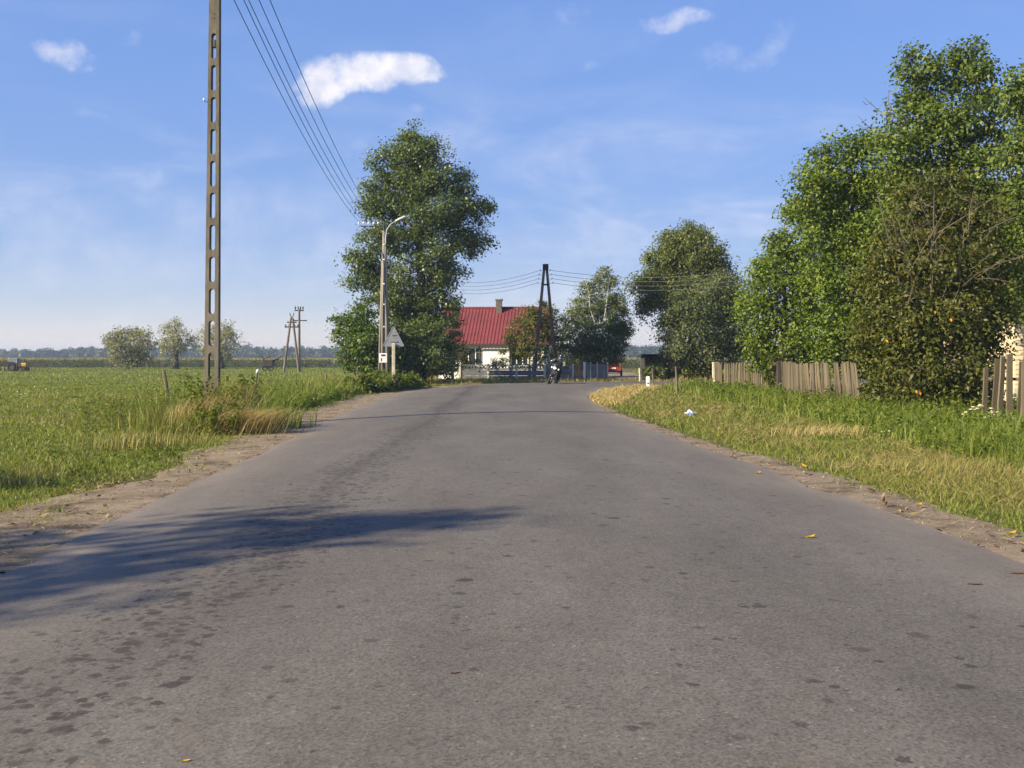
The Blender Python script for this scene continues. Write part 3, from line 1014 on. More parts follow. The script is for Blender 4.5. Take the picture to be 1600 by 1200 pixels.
tree('rose_bush', (gx(735, 67.3), 67.3), [(728, 560, 11, 10, 0), (738, 570, 12, 10, .1), (722, 577, 12, 8, -.1), (730, 550, 7, 7, 0)],
     'leaf_spruce', .12, 85, 'low shrub under the left window of the white house', 'bush', trunk_r=.05, clump=.3, seed=9, stems=3)
tree('rose_bush', (gx(786, 69.3), 69.3), [(786, 552, 7, 7, 0), (780, 564, 9, 7, .1), (792, 566, 9, 8, -.1), (774, 572, 6, 5, 0)],
     'leaf_bush', .11, 70, 'small shrub against the white wall between the windows', 'bush', trunk_r=.04, clump=.28, seed=10, stems=3)
tree('rowan_tree', (gx(826, 70), 70), [(826, 490, 14, 12, 0), (812, 508, 18, 14, .2), (838, 510, 16, 16, -.2), (806, 532, 18, 16, .3), (828, 535, 20, 16, -.3), (812, 556, 16, 14, .1), (836, 560, 16, 16, 0), (842, 488, 8, 8, .3), (848, 500, 12, 14, .4), (852, 524, 14, 14, .2), (846, 478, 8, 8, .1)],
     'leaf_rowan', .15, 62, 'dull green rowan tree covering the right end of the house', trunk_r=.09, clump=.42, seed=12, stems=3)
tree('shrub_tree', (gx(868, 71), 71), [(858, 490, 12, 12, 0), (872, 505, 14, 14, .3), (856, 520, 16, 15, -.2), (876, 530, 18, 15, .2), (860, 550, 18, 16, .1), (882, 555, 16, 16, -.3), (872, 574, 20, 10, 0)],
     'leaf_birch', .14, 62, 'loose green shrub behind the forked wooden pole', 'bush', trunk_r=.08, clump=.42, seed=13, stems=3)
tree('birch_tree', (gx(938, 72), 72), [(946, 424, 9, 12, 0), (938, 440, 15, 12, .2), (954, 444, 14, 14, -.2), (918, 450, 14, 12, .3), (944, 468, 24, 18, .4), (912, 475, 20, 18, -.2), (966, 470, 14, 18, .2), (932, 495, 28, 18, .9), (900, 498, 20, 18, .3), (965, 502, 20, 22, -.2), (978, 508, 12, 14, .3)],
     'leaf_birch', .14, 70, 'birch tree with white stems showing through its pointed crown', trunk_r=.12, bark='birch', clump=.42, seed=14, stems=4, hang=.12)
tree('bush', (gx(930, 70.5), 70.5), [(905, 530, 26, 24, 0), (935, 528, 28, 24, .3), (962, 530, 22, 26, -.2), (915, 556, 30, 20, .2), (950, 556, 28, 20, -.3), (968, 515, 16, 14, .2)],
     'leaf_alder', .14, 85, 'dense dark bush below the birch behind the grey garden fence', 'bush', trunk_r=.1, clump=.45, seed=15, stems=3)
# right of the bend
tree('ash_tree', (gx(1082, 71), 71), [(1072, 366, 26, 16, 0), (1060, 385, 34, 20, .3), (1095, 390, 32, 22, -.4), (1035, 408, 28, 20, .2), (1075, 415, 42, 24, .6), (1112, 415, 24, 22, 0), (1022, 436, 30, 16, -.3), (1000, 448, 16, 14, .2), (1050, 448, 38, 22, .3), (1095, 450, 38, 24, -.5), (1022, 470, 24, 14, .2), (1008, 486, 12, 12, .1), (1060, 478, 34, 20, 0), (1135, 446, 18, 22, .4)],
     'leaf_ash', .16, 90, 'round crowned tree overhanging the far side of the bend', trunk_r=.28, clump=.7, per=80, seed=16)
tree('lime_tree', (gx(1105, 68), 68), [(1130, 448, 22, 22, 0), (1110, 470, 34, 26, .3), (1072, 485, 32, 26, -.3), (1145, 480, 26, 28, .2), (1050, 515, 24, 24, .2), (1095, 515, 40, 30, -.5), (1142, 520, 34, 32, .3), (1060, 548, 26, 22, -.2), (1110, 552, 36, 26, 0), (1160, 545, 26, 28, .4)],
     'leaf_dark', .16, 90, 'dark grey green tree behind the start of the picket fence', trunk_r=.25, clump=.65, per=70, seed=17)
for px, py, rx, rz, d, lab, mt, sd in ((1021, 584, 14, 11, 67.4, 'low bush hiding the foot of the small dark shed', 'leaf_birch', 34), (1036, 578, 18, 15, 69, 'low weedy bush beside the small dark shed', 'leaf_rowan', 31), (1075, 580, 20, 14, 68.5, 'low bush across the road under the round crowned tree', 'leaf_birch', 32), (1100, 582, 16, 12, 68, 'low bush across the road beside the fence end', 'leaf_rowan', 33)):
    tree('low_bush', (gx(px, d), d), [(px, py - 4, rx, rz, 0), (px - rx * .6, py + 2, rx * .6, rz * .7, .2), (px + rx * .6, py + 3, rx * .6, rz * .7, -.2)], mt, .13, 85, lab, 'bush', trunk_r=.04, clump=.35, seed=sd, stems=3)
# right of the road, behind the picket fence
tree('maple_tree', (gx(1222, 44), 44), [(1196, 425, 24, 22, 0), (1232, 385, 30, 26, .3), (1215, 415, 30, 28, .8), (1258, 340, 30, 28, -.3), (1242, 330, 16, 14, .3), (1180, 470, 26, 28, .2), (1225, 460, 40, 34, -.6), (1268, 420, 38, 40, .4), (1190, 520, 30, 32, .4), (1235, 520, 42, 36, -.4), (1182, 556, 20, 18, 0), (1262, 480, 36, 36, .2), (1220, 558, 36, 20, .3), (1265, 550, 34, 24, .3)],
     'leaf_maple', .14, 100, 'leafy maple tree above the far stretch of picket fence', trunk_r=.18, per=60, clump=.6, seed=18)
tree('maple_tree', (gx(1330, 37), 37), [(1290, 255, 34, 30, 0), (1330, 235, 34, 26, .3), (1368, 225, 26, 22, 0), (1275, 300, 36, 34, -.3), (1330, 290, 50, 40, .6), (1380, 280, 40, 40, -.2), (1300, 360, 46, 44, .4), (1360, 370, 50, 48, -.5), (1310, 440, 50, 46, .2), (1370, 460, 50, 50, .5), (1320, 515, 48, 40, -.3), (1300, 548, 36, 22, .2), (1370, 540, 46, 40, .2)],
     'leaf_maple', .13, 105, 'broad maple tree above the leaning pickets', trunk_r=.2, per=60, clump=.58, seed=19, up=.6)
tree('maple_tree', (gx(1490, 34), 34), [(1448, 98, 28, 24, 0), (1440, 135, 34, 34, .3), (1515, 96, 30, 22, .2), (1530, 130, 32, 34, -.2), (1490, 120, 26, 26, .9), (1425, 190, 40, 40, .3), (1480, 190, 50, 46, -.3), (1540, 200, 42, 46, .3), (1405, 250, 38, 40, -.2), (1460, 270, 54, 50, .5), (1530, 285, 56, 54, -.4), (1420, 330, 44, 44, .3), (1500, 360, 56, 52, .4), (1570, 340, 40, 50, .2), (1560, 430, 44, 56, .3)],
     'leaf_tall', .135, 100, 'tallest tree on the right with a domed top above the olive shrub', trunk_r=.26, per=70, clump=.6, seed=20)
tree('maple_tree', (gx(1625, 31), 31), [(1598, 122, 22, 26, 0), (1585, 165, 20, 30, .3), (1612, 170, 34, 40, .2), (1600, 240, 34, 44, -.2), (1640, 250, 50, 60, .3), (1598, 320, 36, 46, .3), (1640, 370, 50, 60, 0), (1600, 410, 36, 46, -.3), (1606, 478, 28, 34, .3), (1650, 470, 50, 50, .3)],
     'leaf_tall', .135, 90, 'tree cut by the right edge of the picture', trunk_r=.22, clump=.5, seed=24)
tree('maple_tree', (gx(1430, 47), 47), [(1330, 330, 50, 50, 0), (1400, 320, 50, 50, .5), (1470, 330, 50, 50, -.4), (1540, 340, 50, 55, .3), (1330, 420, 50, 55, .4), (1400, 420, 55, 55, -.3), (1475, 430, 55, 55, .3), (1550, 430, 50, 55, 0), (1340, 510, 50, 45, 0), (1410, 515, 50, 45, .4), (1480, 520, 50, 40, -.2), (1370, 565, 60, 22, 0), (1470, 565, 60, 22, 0)],
     'leaf_maple', .17, 62, 'maple filling the gaps behind the olive shrub and the domed tree', trunk_r=.2, per=50, clump=.6, seed=26)
shrub = tree('hazel_shrub', (gx(1455, 27), 27), [(1425, 300, 26, 24, .6), (1478, 285, 24, 22, .8), (1535, 330, 30, 30, .7), (1362, 440, 22, 24, .4), (1572, 400, 22, 30, .6), (1350, 530, 20, 26, .3), (1440, 340, 44, 36, .4), (1505, 350, 44, 40, .4), (1400, 400, 40, 44, .2), (1455, 415, 54, 50, -.3), (1525, 425, 48, 50, .1), (1378, 475, 36, 44, 0), (1430, 500, 52, 50, -.6), (1500, 505, 54, 50, -.5), (1550, 490, 34, 48, .2), (1375, 550, 36, 40, .2), (1430, 575, 48, 40, -.7), (1500, 575, 48, 42, -.6), (1545, 548, 26, 34, .1), (1390, 612, 34, 26, -.2), (1450, 628, 46, 22, -.6), (1510, 622, 40, 26, -.5), (1545, 600, 16, 26, 0)],
             'leaf_olive', .11, 170, 'big olive green shrub with bare twigs bulging over the fence', 'bush', trunk_r=.13, clump=.42, seed=25, stems=5, up=.25, asp=.5)
# bare and dying sticks on the olive shrub
rg = np.random.default_rng(77)
tw = MB()
for k in range(30):
    x0, y0 = rg.uniform(1400, 1535), rg.uniform(360, 500)
    s = at(x0, y0, 26.2) - Vector((shrub.location.x, 27, 0))
    a = rg.normal(0, .55) + (x0 - 1465) / 160
    ln = rg.uniform(.6, 1.7)
    e = s + Vector((math.sin(a) * ln, rg.uniform(-1.3, .3), math.cos(a) * ln))
    m1 = (s + e) / 2 + Vector(rg.normal(0, .07, 3))
    tw.tube([s, m1, e], [.013, .009, .003], n=4, cap=False)
    for q in range(3):
        f = rg.uniform(.35, .95)
        p = s + (e - s) * f
        tw.tube([p, p + Vector((rg.normal(0, .25), rg.uniform(-.25, .1), rg.uniform(.05, .45)))], [.007, .003], n=3, cap=False)
tw.build('bare_twigs', M['twig'], shrub)
# few dead twigs reaching out of the tall crown against the sky
dead = MB()
rb_ = [o for o in C.objects if o.name.startswith('maple_tree') and 'domed' in o.get('label', '')][0]
for (a, b) in (((1400, 185), (1350, 152)), ((1392, 172), (1388, 140)), ((1385, 215), (1340, 180)), ((1362, 160), (1348, 158))):
    p0, p1 = at(*a, 34) - rb_.location, at(*b, 34) - rb_.location
    dead.tube([p0, (p0 + p1) / 2 + Vector((0, .1, -.08)), p1], [.022, .014, .005], n=4)
dead.build_each('dead_branch', M['twig'], rb_)
# a few yellow leaves caught in the shrub
yl = np.array([at(x, y, 25.2) - shrub.location for x, y in ((1386, 533), (1461, 488), (1486, 500), (1432, 612), (1438, 615))])
v, q = leaf_geo(yl, rg.normal(0, .3, (5, 3)) + np.array([[-.3, -1, .3]]), rg.normal(0, .3, (5, 3)) + np.array([[0, 0, -1.]]), np.full(5, .10), np.full(5, .06))
link('yellow_leaves', np_mesh('yellow_leaves', v, q, mats=[M['orangeleaf']]), shrub)

# bank of roadside trees outside the frame on the left whose shadows cross the road


def side_tree(name, base, lobes, mat, leaf, dens, label, **kw):
    """like tree() with lobes in metres (x, y, z, r) round the base"""
    bx, by = base
    px = []
    for x, y, z, rx, rz in lobes:
        d = by + y
        px.append(((bx + x) / d * FOC + 800, HOR - (z - EYE) / d * FOC, rx / d * FOC, rz / d * FOC, y))
    return tree(name, base, px, mat, leaf, dens, label, **kw)


side_tree('roadside_tree', (-16.5, .05), [(0, 0, 3.2, 1.5, .9), (.2, 1.2, 4.6, 1.1, .6), (.1, -.9, 5.0, 1.0, .5), (.2, .3, 5.6, 1.3, .7), (-.2, -.7, 6.3, .9, .45), (.1, 1.0, 6.6, .8, .4), (.1, .2, 7.2, .9, .5), (0, -.3, 7.9, .6, .4), (.1, .3, 8.4, .4, .4), (.1, .4, 9.0, .25, .3), (.2, -1.5, 6.0, .7, .25), (.1, 1.5, 7.6, .9, .32), (0, 1.9, 6.6, .7, .28), (.2, -1.0, 7.4, .8, .3), (.1, 1.1, 8.3, .6, .25)],
          'leaf_ash', .2, 21, 'roadside tree left of the picture whose shadow falls across the near road', trunk_r=.16, clump=.55, seed=41)
side_tree('roadside_shrub', (-11.7, 9.4), [(0, 0, 1.2, 1.2, .9), (.4, .5, 2.2, 1.0, .8), (-.3, -.4, 2.9, .8, .6)],
          'leaf_bush', .16, 60, 'roadside shrub left of the picture shading the near meadow edge', cat='bush', trunk_r=.08, clump=.5, seed=42, stems=3)

# willows in the meadow
for px, d, lob, mt, lab, sd in (
        (202, 142, [(180, 530, 20, 16, 0), (205, 524, 26, 14, 1), (226, 530, 17, 18, -1), (190, 548, 26, 16, -1), (218, 550, 24, 16, 1), (204, 562, 22, 11, 0)], 'leaf_willow', 'round olive willow in the meadow, largest of the three', 51),
        (275, 148, [(272, 510, 12, 12, 0), (264, 526, 15, 14, 1), (284, 528, 17, 14, -1), (272, 545, 22, 12, 0), (296, 535, 9, 12, .5)], 'leaf_willow2', 'silvery willow in the middle of the three meadow willows', 52),
        (346, 146, [(352, 514, 15, 12, 0), (328, 525, 16, 16, 1), (355, 530, 18, 16, -1), (340, 548, 26, 13, 0)], 'leaf_willow2', 'silvery willow seen behind the big concrete pole', 53)):
    tree('willow_tree', (gx(px, d), d), lob, mt, .30, 15, lab, group='willows in the meadow', trunk_r=.4, clump=.95, seed=sd, per=40, hang=.25, asp=.5)

# far forest along the horizon
rg = np.random.default_rng(90)
cv, nv = [], []
for k in range(620):
    y = rg.uniform(640, 860)
    x = rg.uniform(-.62, -.10) * y if k < 500 else rg.uniform(.04, .24) * y
    h = rg.uniform(7.5, 11.5) * (y / 760) * (1.15 if rg.random() < .12 else 1) * (.86 + .16 * math.sin(x * .021) + .07 * math.sin(x * .077))
    r = rg.uniform(2.6, 5.2)
    n = 170
    dd = unit(rg.normal(0, 1, (n, 3)))
    rad = rg.uniform(.55, 1.0, n)[:, None]
    p = np.array([x, y, h * .52]) + dd * rad * np.array([r, r, h * .5])
    cv.append(p)
    nv.append(unit(dd + rg.normal(0, .5, (n, 3))))
p = np.concatenate(cv)
nv = np.concatenate(nv)
n = len(p)
ln = rg.uniform(1.0, 2.1, n)
v, q = leaf_geo(p, nv, rg.normal(0, 1, (n, 3)), ln, ln * .8)
tag(link('distant_forest', np_mesh('distant_forest', v, q, mats=[M['leaf_forest']])), 'dark bluish forest line on the horizon', 'forest', kind='stuff')


# corn field
def corn(x0, x1, y0, rows, seed, label, h):
    rg = np.random.default_rng(seed)
    P = []
    for r in range(rows):
        n = int((x1 - x0) * (3.2 if r < 5 else 2.0))
        P.append(np.column_stack([rg.uniform(x0, x1, n), np.full(n, y0 + r * .75) + rg.normal(0, .1, n), np.zeros(n)]))
    P = np.concatenate(P)
    n = len(P)
    hh = h * rg.uniform(.9, 1.06, n)
    vs, qs, mi, off = [], [], [], 0
    for k in range(8):
        f = (k + .5) / 8.6
        a = rg.uniform(0, 6.28, n)
        t = np.stack([np.cos(a), np.sin(a), rg.uniform(-.35, .7, n)], 1)
        ln = rg.uniform(.5, .8, n)
        c = P + np.column_stack([np.zeros((n, 2)), hh * f]) + t * ln[:, None] * .4
        nor = np.stack([-.4 * np.cos(a), -.4 * np.sin(a), np.ones(n)], 1) + rg.normal(0, .3, (n, 3))
        v, q = leaf_geo(c, nor, t, ln, ln * .16)
        vs.append(v); qs.append(q + off); off += len(v); mi.append(np.zeros(n, int))
    for k in range(2):
        c = P + np.column_stack([rg.normal(0, .05, (n, 2)), hh + .1])
        v, q = leaf_geo(c, rg.normal(0, 1, (n, 3)) * np.array([[1, 1, .1]]), rg.normal(0, .25, (n, 3)) + np.array([[0, 0, 1.]]), np.full(n, .38), np.full(n, .09))
        vs.append(v); qs.append(q + off); off += len(v); mi.append(np.ones(n, int))
    o = link('corn_field', np_mesh('corn_field', np.concatenate(vs), np.concatenate(qs), mats=[M['corn'], M['tassel']], mat_q=np.concatenate(mi)))
    tag(o, label, 'corn field', kind='stuff')


corn(-112, -18, 168, 16, 61, 'green corn field with pale tassels beyond the meadow', 1.35)
corn(9, 34, 150, 10, 62, 'corn field seen beyond the red trailer', 1.4)

# ------------------------------------------------------------------ poles and wires
# big openwork concrete pole by the road
PD = 23.0
PX = gx(331, PD)
pole = empty('concrete_pole', (PX, PD, 0), rot=(0, R(.45), R(-2)), label='tall tapered concrete pole with a column of open slots in the roadside grass', cat='pole')
PH, W0, W1, DPT = 10.9, .335, .215, .15
pit, slot0 = .715, 1.06


def pole_w(z):
    return W0 + (W1 - W0) * z / PH


body = MB()
outer = [[], []]
# front outline holes: built as side rails, bridges with rounded slot ends
slots = []
z = slot0
while z < 8.4:
    slots.append((z, z + pit * .80))
    z += pit
for si, y in ((0, -DPT / 2), (1, DPT / 2)):
    pass


def rail_quads():
    K = 5
    zs_all = [-.3, slots[0][0]]
    # bottom solid block
    def block(z0, z1):
        w0, w1 = pole_w(z0) / 2, pole_w(z1) / 2
        h = DPT / 2
        vs = [(-w0, -h, z0), (w0, -h, z0), (w0, h, z0), (-w0, h, z0), (-w1, -h, z1), (w1, -h, z1), (w1, h, z1), (-w1, h, z1)]
        body.add(vs, [(0, 1, 5, 4), (1, 2, 6, 5), (2, 3, 7, 6), (3, 0, 4, 7), (4, 5, 6, 7), (0, 3, 2, 1)])
    block(-.3, slots[0][0])
    for i, (a, b) in enumerate(slots):
        sw = pole_w((a + b) / 2) * .45 / 2          # half slot width
        er = sw                                     # rounded ends
        path = []
        for k in range(K + 1):
            t = math.pi / 2 * k / K
            path.append((a + er - er * math.cos(t), sw * math.sin(t)))
        for k in range(K + 1):
            t = math.pi / 2 * k / K
            path.append((b - er + er * math.sin(t), sw * math.cos(t)))
        for s in (-1, 1):
            h = DPT / 2
            for j in range(len(path) - 1):
                (z0, i0), (z1, i1) = path[j], path[j + 1]
                if z1 - z0 < 1e-6:
                    continue
                o0, o1 = pole_w(z0) / 2, pole_w(z1) / 2
                vs = [(s * i0, -h, z0), (s * o0, -h, z0), (s * o0, h, z0), (s * i0, h, z0), (s * i1, -h, z1), (s * o1, -h, z1), (s * o1, h, z1), (s * i1, h, z1)]
                fs = [(0, 1, 5, 4), (1, 2, 6, 5), (2, 3, 7, 6), (3, 0, 4, 7)]
                if s < 0:
                    fs = [f[::-1] for f in fs]
                body.add(vs, fs)
        top_z = slots[i + 1][0] if i + 1 < len(slots) else PH
        block(b, top_z)


rail_quads()
body.build('shaft', M['concrete'], pole)
bolts = MB()
for z in (9.62, 9.22, 9.11):
    bolts.tube([(0, -DPT / 2 - .012, z), (0, DPT / 2 + .012, z)], .013, n=6)
bolts.build_each('bolt', M['iron'], pole)
zi = slots[-1][1] - .22
MB().box((0, 0, zi), (.07, .12, .16)).build('clamp', M['iron'], pole)
hk = MB()
hz = EYE + (HOR - 159) / FOC * PD
hk.tube([(-.13, 0, hz), (-.21, 0, hz), (-.235, 0, hz + .03)], .009, n=5)
hk.build('hook', M['iron'], pole)
MB().ball((-.235, 0, hz + .05), (.022, .022, .035), n=8, m=6).build('insulator', M['insulator'], pole)
arm_z = 10.2
MB().box((.42, -.13, arm_z), (1.35, .07, .07)).build('crossarm', M['iron'], pole)
WX1 = [at(p, 0, PD).x - PX for p in (334, 351, 358, 376, 394)]
ins = MB()
for x in WX1:
    ins.tube([(x, -.13, arm_z + .03), (x, -.13, arm_z + .1)], .01, n=6)
    ins.ball((x, -.13, arm_z + .13), (.04, .04, .06), n=8, m=6)
ins.build_each('insulator', M['insulator'], pole)

# lamp pole: twin concrete pole with bracket, lamp and meter box
LD = 55.0
LX = gx(600, LD)
lp = empty('street_lamp_pole', (LX, LD, 0), label='twin concrete lamp pole with curved pale lamp arm before the poplar', cat='lamp pole')
LH = 8.35
MB().tube([(-.07, 0, -.2), (0, 0, LH)], [.115, .08], n=10).build('shaft', M['lampconcrete'], lp, smooth=True)
MB().tube([(.17, .45, -.2), (.05, .12, LH - .9)], [.12, .08], n=10).build('stay', M['lampconcrete'], lp, smooth=True)
MB().tube([(-.36, .7, -.2), (-.10, .14, LH - 1.6)], [.09, .06], n=8).build('stay', M['lampconcrete'], lp, smooth=True)
lamp = MB()
ap_ = [(.07, -.06, LH - 1.5), (.10, -.06, LH - .35), (.16, -.06, LH + .05), (.34, -.07, LH + .33), (.62, -.08, LH + .5)]
lamp.tube(ap_, .03, n=8)
la_ = lamp.build('lamp_arm', M['lamppaint'], lp, smooth=True)
hd = MB()
hd.ball((.92, -.08, LH + .63), (.36, .11, .085), n=14, m=8, rot=(0, R(-24), 0), deform=lambda p: (p.x, p.y * (1 - .3 * p.x * .5), p.z * (.6 if p.z < 0 else 1.15)))
hd.build('lamp_head', M['lamppaint'], lp, smooth=True)
br = MB()
br.box((-.62, -.02, LH + .25), (1.25, .06, .06))
br.tube([(-1.1, -.02, LH + .22), (-.08, -.02, LH - .65)], .03, n=6)
br.tube([(0, 0, LH - .1), (0, 0, LH + .42)], .05, n=8)
br.build('bracket', M['iron'], lp)
WX2 = [gx(p, LD) - LX for p in (561, 568, 576, 584, 591)]
inn = MB()
for x in WX2:
    inn.tube([(x, -.02, LH + .27), (x, -.02, LH + .37)], .012, n=6)
    inn.ball((x, -.02, LH + .42), (.05, .05, .08), n=8, m=6)
inn.build_each('insulator', M['insulator'], lp)
cab = MB()
cab.tube([(-.05, -.12, 1.6), (-.05, -.12, 4.2), (.02, -.11, 6.4), (-.06, -.1, 7.1), (-.18, -.06, 7.25)], .022, n=6)
cab.build('cable', M['iron'], lp)
clips = MB()
for z in (3.2, 4.4, 5.5, 6.8, 7.6):
    clips.box((0, -.11, z), (.1, .05, .06))
clips.build_each('clip', M['white'], lp)
mb_z = EYE + (HOR - 559.5) / FOC * 54.6
mbx = MB()
mbx.box((0, -.24, mb_z), (.42, .2, .52), bev=.02)
mo = mbx.build('meter_box', M['meterbox'], lp)
MB().box((0, -.345, mb_z + .15), (.22, .012, .09)).build('meter_window', M['glass'], mo)
MB().box((-.10, -.345, mb_z - .08), (.05, .012, .16)).build('label_plate', M['iron'], mo)


def wire(p0, p1, sag, r, label, group, n=24):
    pts = []
    for k in range(n + 1):
        t = k / n
        p = Vector(p0).lerp(Vector(p1), t)
        p.z -= sag * 4 * t * (1 - t)
        pts.append(p)
    o = MB().tube(pts, r, n=5).build('overhead_wire', M['wire'])
    tag(o, label, 'wire', group)
    return o


ords = ['lowest', 'second', 'third', 'fourth', 'highest']
for k in range(5):
    p0 = pole.matrix_basis @ Vector((WX1[k], -.13, arm_z + .17))
    p1 = Vector((LX + WX2[k], LD - .02, LH + .48))
    wire(p0, p1, .55 + .05 * (k % 2), .0105, f'overhead wire from the big concrete pole, {["leftmost", "second from the left", "third from the left", "fourth from the left", "rightmost"][k]} of five', 'wires from the big pole to the lamp pole')

# forked wooden pole before the house
AD = 68.0
AX = gx(852, AD)
ah = EYE + (HOR - 413) / FOC * AD
apole = empty('forked_pole', (AX, AD, 0), label='forked wooden pole standing like a letter A between house and birch', cat='pole')
MB().tube([(gx(833, AD) - AX, -.1, -.2), (-.08, 0, ah - .3), (-.02, 0, ah)], [.125, .09, .085], n=9).build('leg', M['polewood'], apole, smooth=True)
MB().tube([(gx(871, AD) - AX, .3, -.2), (.10, .02, ah - .3), (.06, .02, ah)], [.125, .09, .085], n=9).build('leg', M['polewood'], apole, smooth=True)
MB().box((.02, 0, ah - .18), (.38, .30, .40), bev=.03).build('pole_cap', M['darkwood'], apole)
MB().box((.01, -.02, ah - 1.35), (.42, .1, .1)).build('tie', M['darkwood'], apole)
ai = MB()
for k in range(4):
    for s in (-1, 1):
        zz = ah - .45 - k * .28
        xx = s * (.2 + .06 * k)
        ai.tube([(xx * .6, -.05, zz), (xx + s * .1, -.05, zz + .02)], .012, n=5)
        ai.ball((xx + s * .12, -.05, zz + .06), (.04, .04, .06), n=8, m=6)
ai.build_each('insulator', M['insulator'], apole)
# wooden pole hidden behind the poplar and behind the maples
fp = empty('wooden_pole', (gx(640, 92), 92, 0), label='wooden pole mostly hidden behind the tall poplar', cat='pole')
MB().tube([(0, 0, -.2), (0, 0, 9.6)], [.15, .1], n=9).build('shaft', M['polewood'], fp)
fi = MB()
for k in range(4):
    fi.ball((.14, 0, 9.4 - k * .28), (.04, .04, .06), n=8, m=6)
fi.build_each('insulator', M['insulator'], fp)
rp = empty('wooden_pole', (gx(1196, 60), 60, 0), label='wooden pole mostly hidden behind the maples on the right', cat='pole')
MB().tube([(0, 0, -.2), (0, 0, 6.9)], [.14, .1], n=9).build('shaft', M['polewood'], rp)
ri = MB()
for k in range(4):
    ri.ball((-.14, 0, 6.7 - k * .26), (.04, .04, .06), n=8, m=6)
ri.build_each('insulator', M['insulator'], rp)
for k in range(4):
    zz = ah - .39 - k * .28
    nm = ['top', 'second from the top', 'third from the top', 'bottom'][k]
    wire((gx(640, 92) + .14, 92, 9.4 - k * .28 + .06), (AX - .32 - .06 * k, AD - .05, zz), 1.0, .012, f'overhead wire from the poplar to the forked pole, {nm} of four', 'wires left of the forked pole')
    wire((AX + .32 + .06 * k, AD - .05, zz), (gx(1196, 60) - .14, 60, 6.7 - k * .26 + .06), .5, .012, f'overhead wire running right from the forked pole, {nm} of four', 'wires right of the forked pole')

# pole pair out in the meadow
d = 109
fa = empty('forked_pole', (gx(456, d), d, 0), label='small forked pole with crossarm far out in the meadow', cat='pole')
hh = EYE + (HOR - 497) / FOC * d
MB().tube([(gx(443, d) - gx(456, d), 0, -.2), (-.1, 0, hh)], [.15, .11], n=8).build('leg', M['polewood'], fa)
MB().tube([(gx(467, d) - gx(456, d), .2, -.2), (.1, 0, hh)], [.15, .11], n=8).build('leg', M['polewood'], fa)
x_ = MB()
x_.box((0, 0, hh - .45), (1.0, .14, .14))
x_.box((0, 0, hh - .95), (1.5, .14, .14))
x_.build_each('crossarm', M['darkwood'], fa)
x_ = MB()
for dx in (-.2, .2):
    x_.tube([(0, 0, hh), (dx, 0, hh + .35), (dx, 0, hh + .55)], .05, n=5)
for dx in (-.65, -.3, .3, .65):
    x_.ball((dx, 0, hh - .78), (.08, .08, .13), n=6, m=5)
x_.build_each('insulator', M['iron'], fa)
fb = empty('meadow_pole', (gx(467.5, d + 3), d + 3, 0), label='single pole with two crossarms behind the small forked meadow pole', cat='pole')
hh = EYE + (HOR - 483) / FOC * (d + 3)
MB().tube([(0, 0, -.2), (0, 0, hh)], [.17, .12], n=8).build('shaft', M['polewood'], fb)
x_ = MB()
x_.box((0, 0, hh - .15), (1.0, .14, .14))
x_.box((.1, 0, hh - 1.25), (1.5, .12, .12))
x_.build_each('crossarm', M['darkwood'], fb)
x_ = MB()
for dx in (-.42, -.1, .15, .42):
    x_.ball((dx, 0, hh + .12), (.08, .08, .2), n=6, m=5)
x_.build_each('insulator', M['iron'], fb)

# ------------------------------------------------------------------ warning sign seen from behind
SD = 47.0
sg = empty('warning_sign', (gx(615, SD), SD, 0), rot=(0, 0, R(6)), label='grey back of a triangular road sign on a pale concrete post', cat='road sign')
MB().box((0, -.06, .95), (.15, .12, 2.5), bev=.02).build('post', M['pale_concrete'], sg)
h0, h1, hw = EYE + (HOR - 541) / FOC * SD, EYE + (HOR - 510) / FOC * SD, .47
tri = MB()
ol = []
for (cx, cz, a0) in ((-hw + .05, h0 + .04, 210), (hw - .05, h0 + .04, 330), (0, h1 - .06, 90)):
    for da in (-50, -20, 20, 50):
        ol.append((cx + .045 * math.cos(R(a0 + da)), cz + .045 * math.sin(R(a0 + da))))
tri.prism(ol, .03, .045)
to = tri.build('sign_plate', M['signback'], sg)
rim = MB()
rim.tube([(x, .03, z) for x, z in ol] + [(ol[0][0], .03, ol[0][1])], .014, n=5, cap=False)
rim.build('rim', M['signback'], to)
bk = MB()
for z in (h0 + .22, h0 + .52):
    bk.box((0, .015, z), (.34 if z < h0 + .4 else .2, .03, .04))
bk.build_each('bracket', M['metal'], sg)

# ------------------------------------------------------------------ white house with red roof
HD = 75.0
hx0, hx1 = gx(684, HD), gx(850, HD)
HW = hx1 - hx0
house = empty('white_house', ((hx0 + hx1) / 2, HD, 0), rot=(0, 0, R(-5)), label='white plastered house with a red ribbed roof and a brick chimney', cat='house')
EH, RH, DEP = 2.72, 5.28, 7.6
ov, sov = .35, .4
w = MB()
hw = HW / 2
wins = [(gx(737, HD) - gx(767, HD), 1.15, 1.55, 1.3), (gx(812, HD) - gx(767, HD), 1.15, 1.3, 1.15)]
# front wall with real window openings: strips round the openings
xs = [-hw] + [e for (cx, ww, z0, hh) in [(a[0], a[2], 0, 0) for a in wins] for e in (cx - ww / 2, cx + ww / 2)] + [hw]
front_y = 0.0
z0w, z1w = .95, 2.3


def wall_piece(mb, xa, xb, za, zb, y0=0.0, y1=.3):
    mb.box(((xa + xb) / 2, (y0 + y1) / 2, (za + zb) / 2), (xb - xa, y1 - y0, zb - za))


wall_piece(w, -hw, hw, -.2, z0w)
wall_piece(w, -hw, hw, z1w, EH)
wall_piece(w, xs[0], xs[1], z0w, z1w)
wall_piece(w, xs[2], xs[3], z0w, z1w)
wall_piece(w, xs[4], xs[5], z0w, z1w)
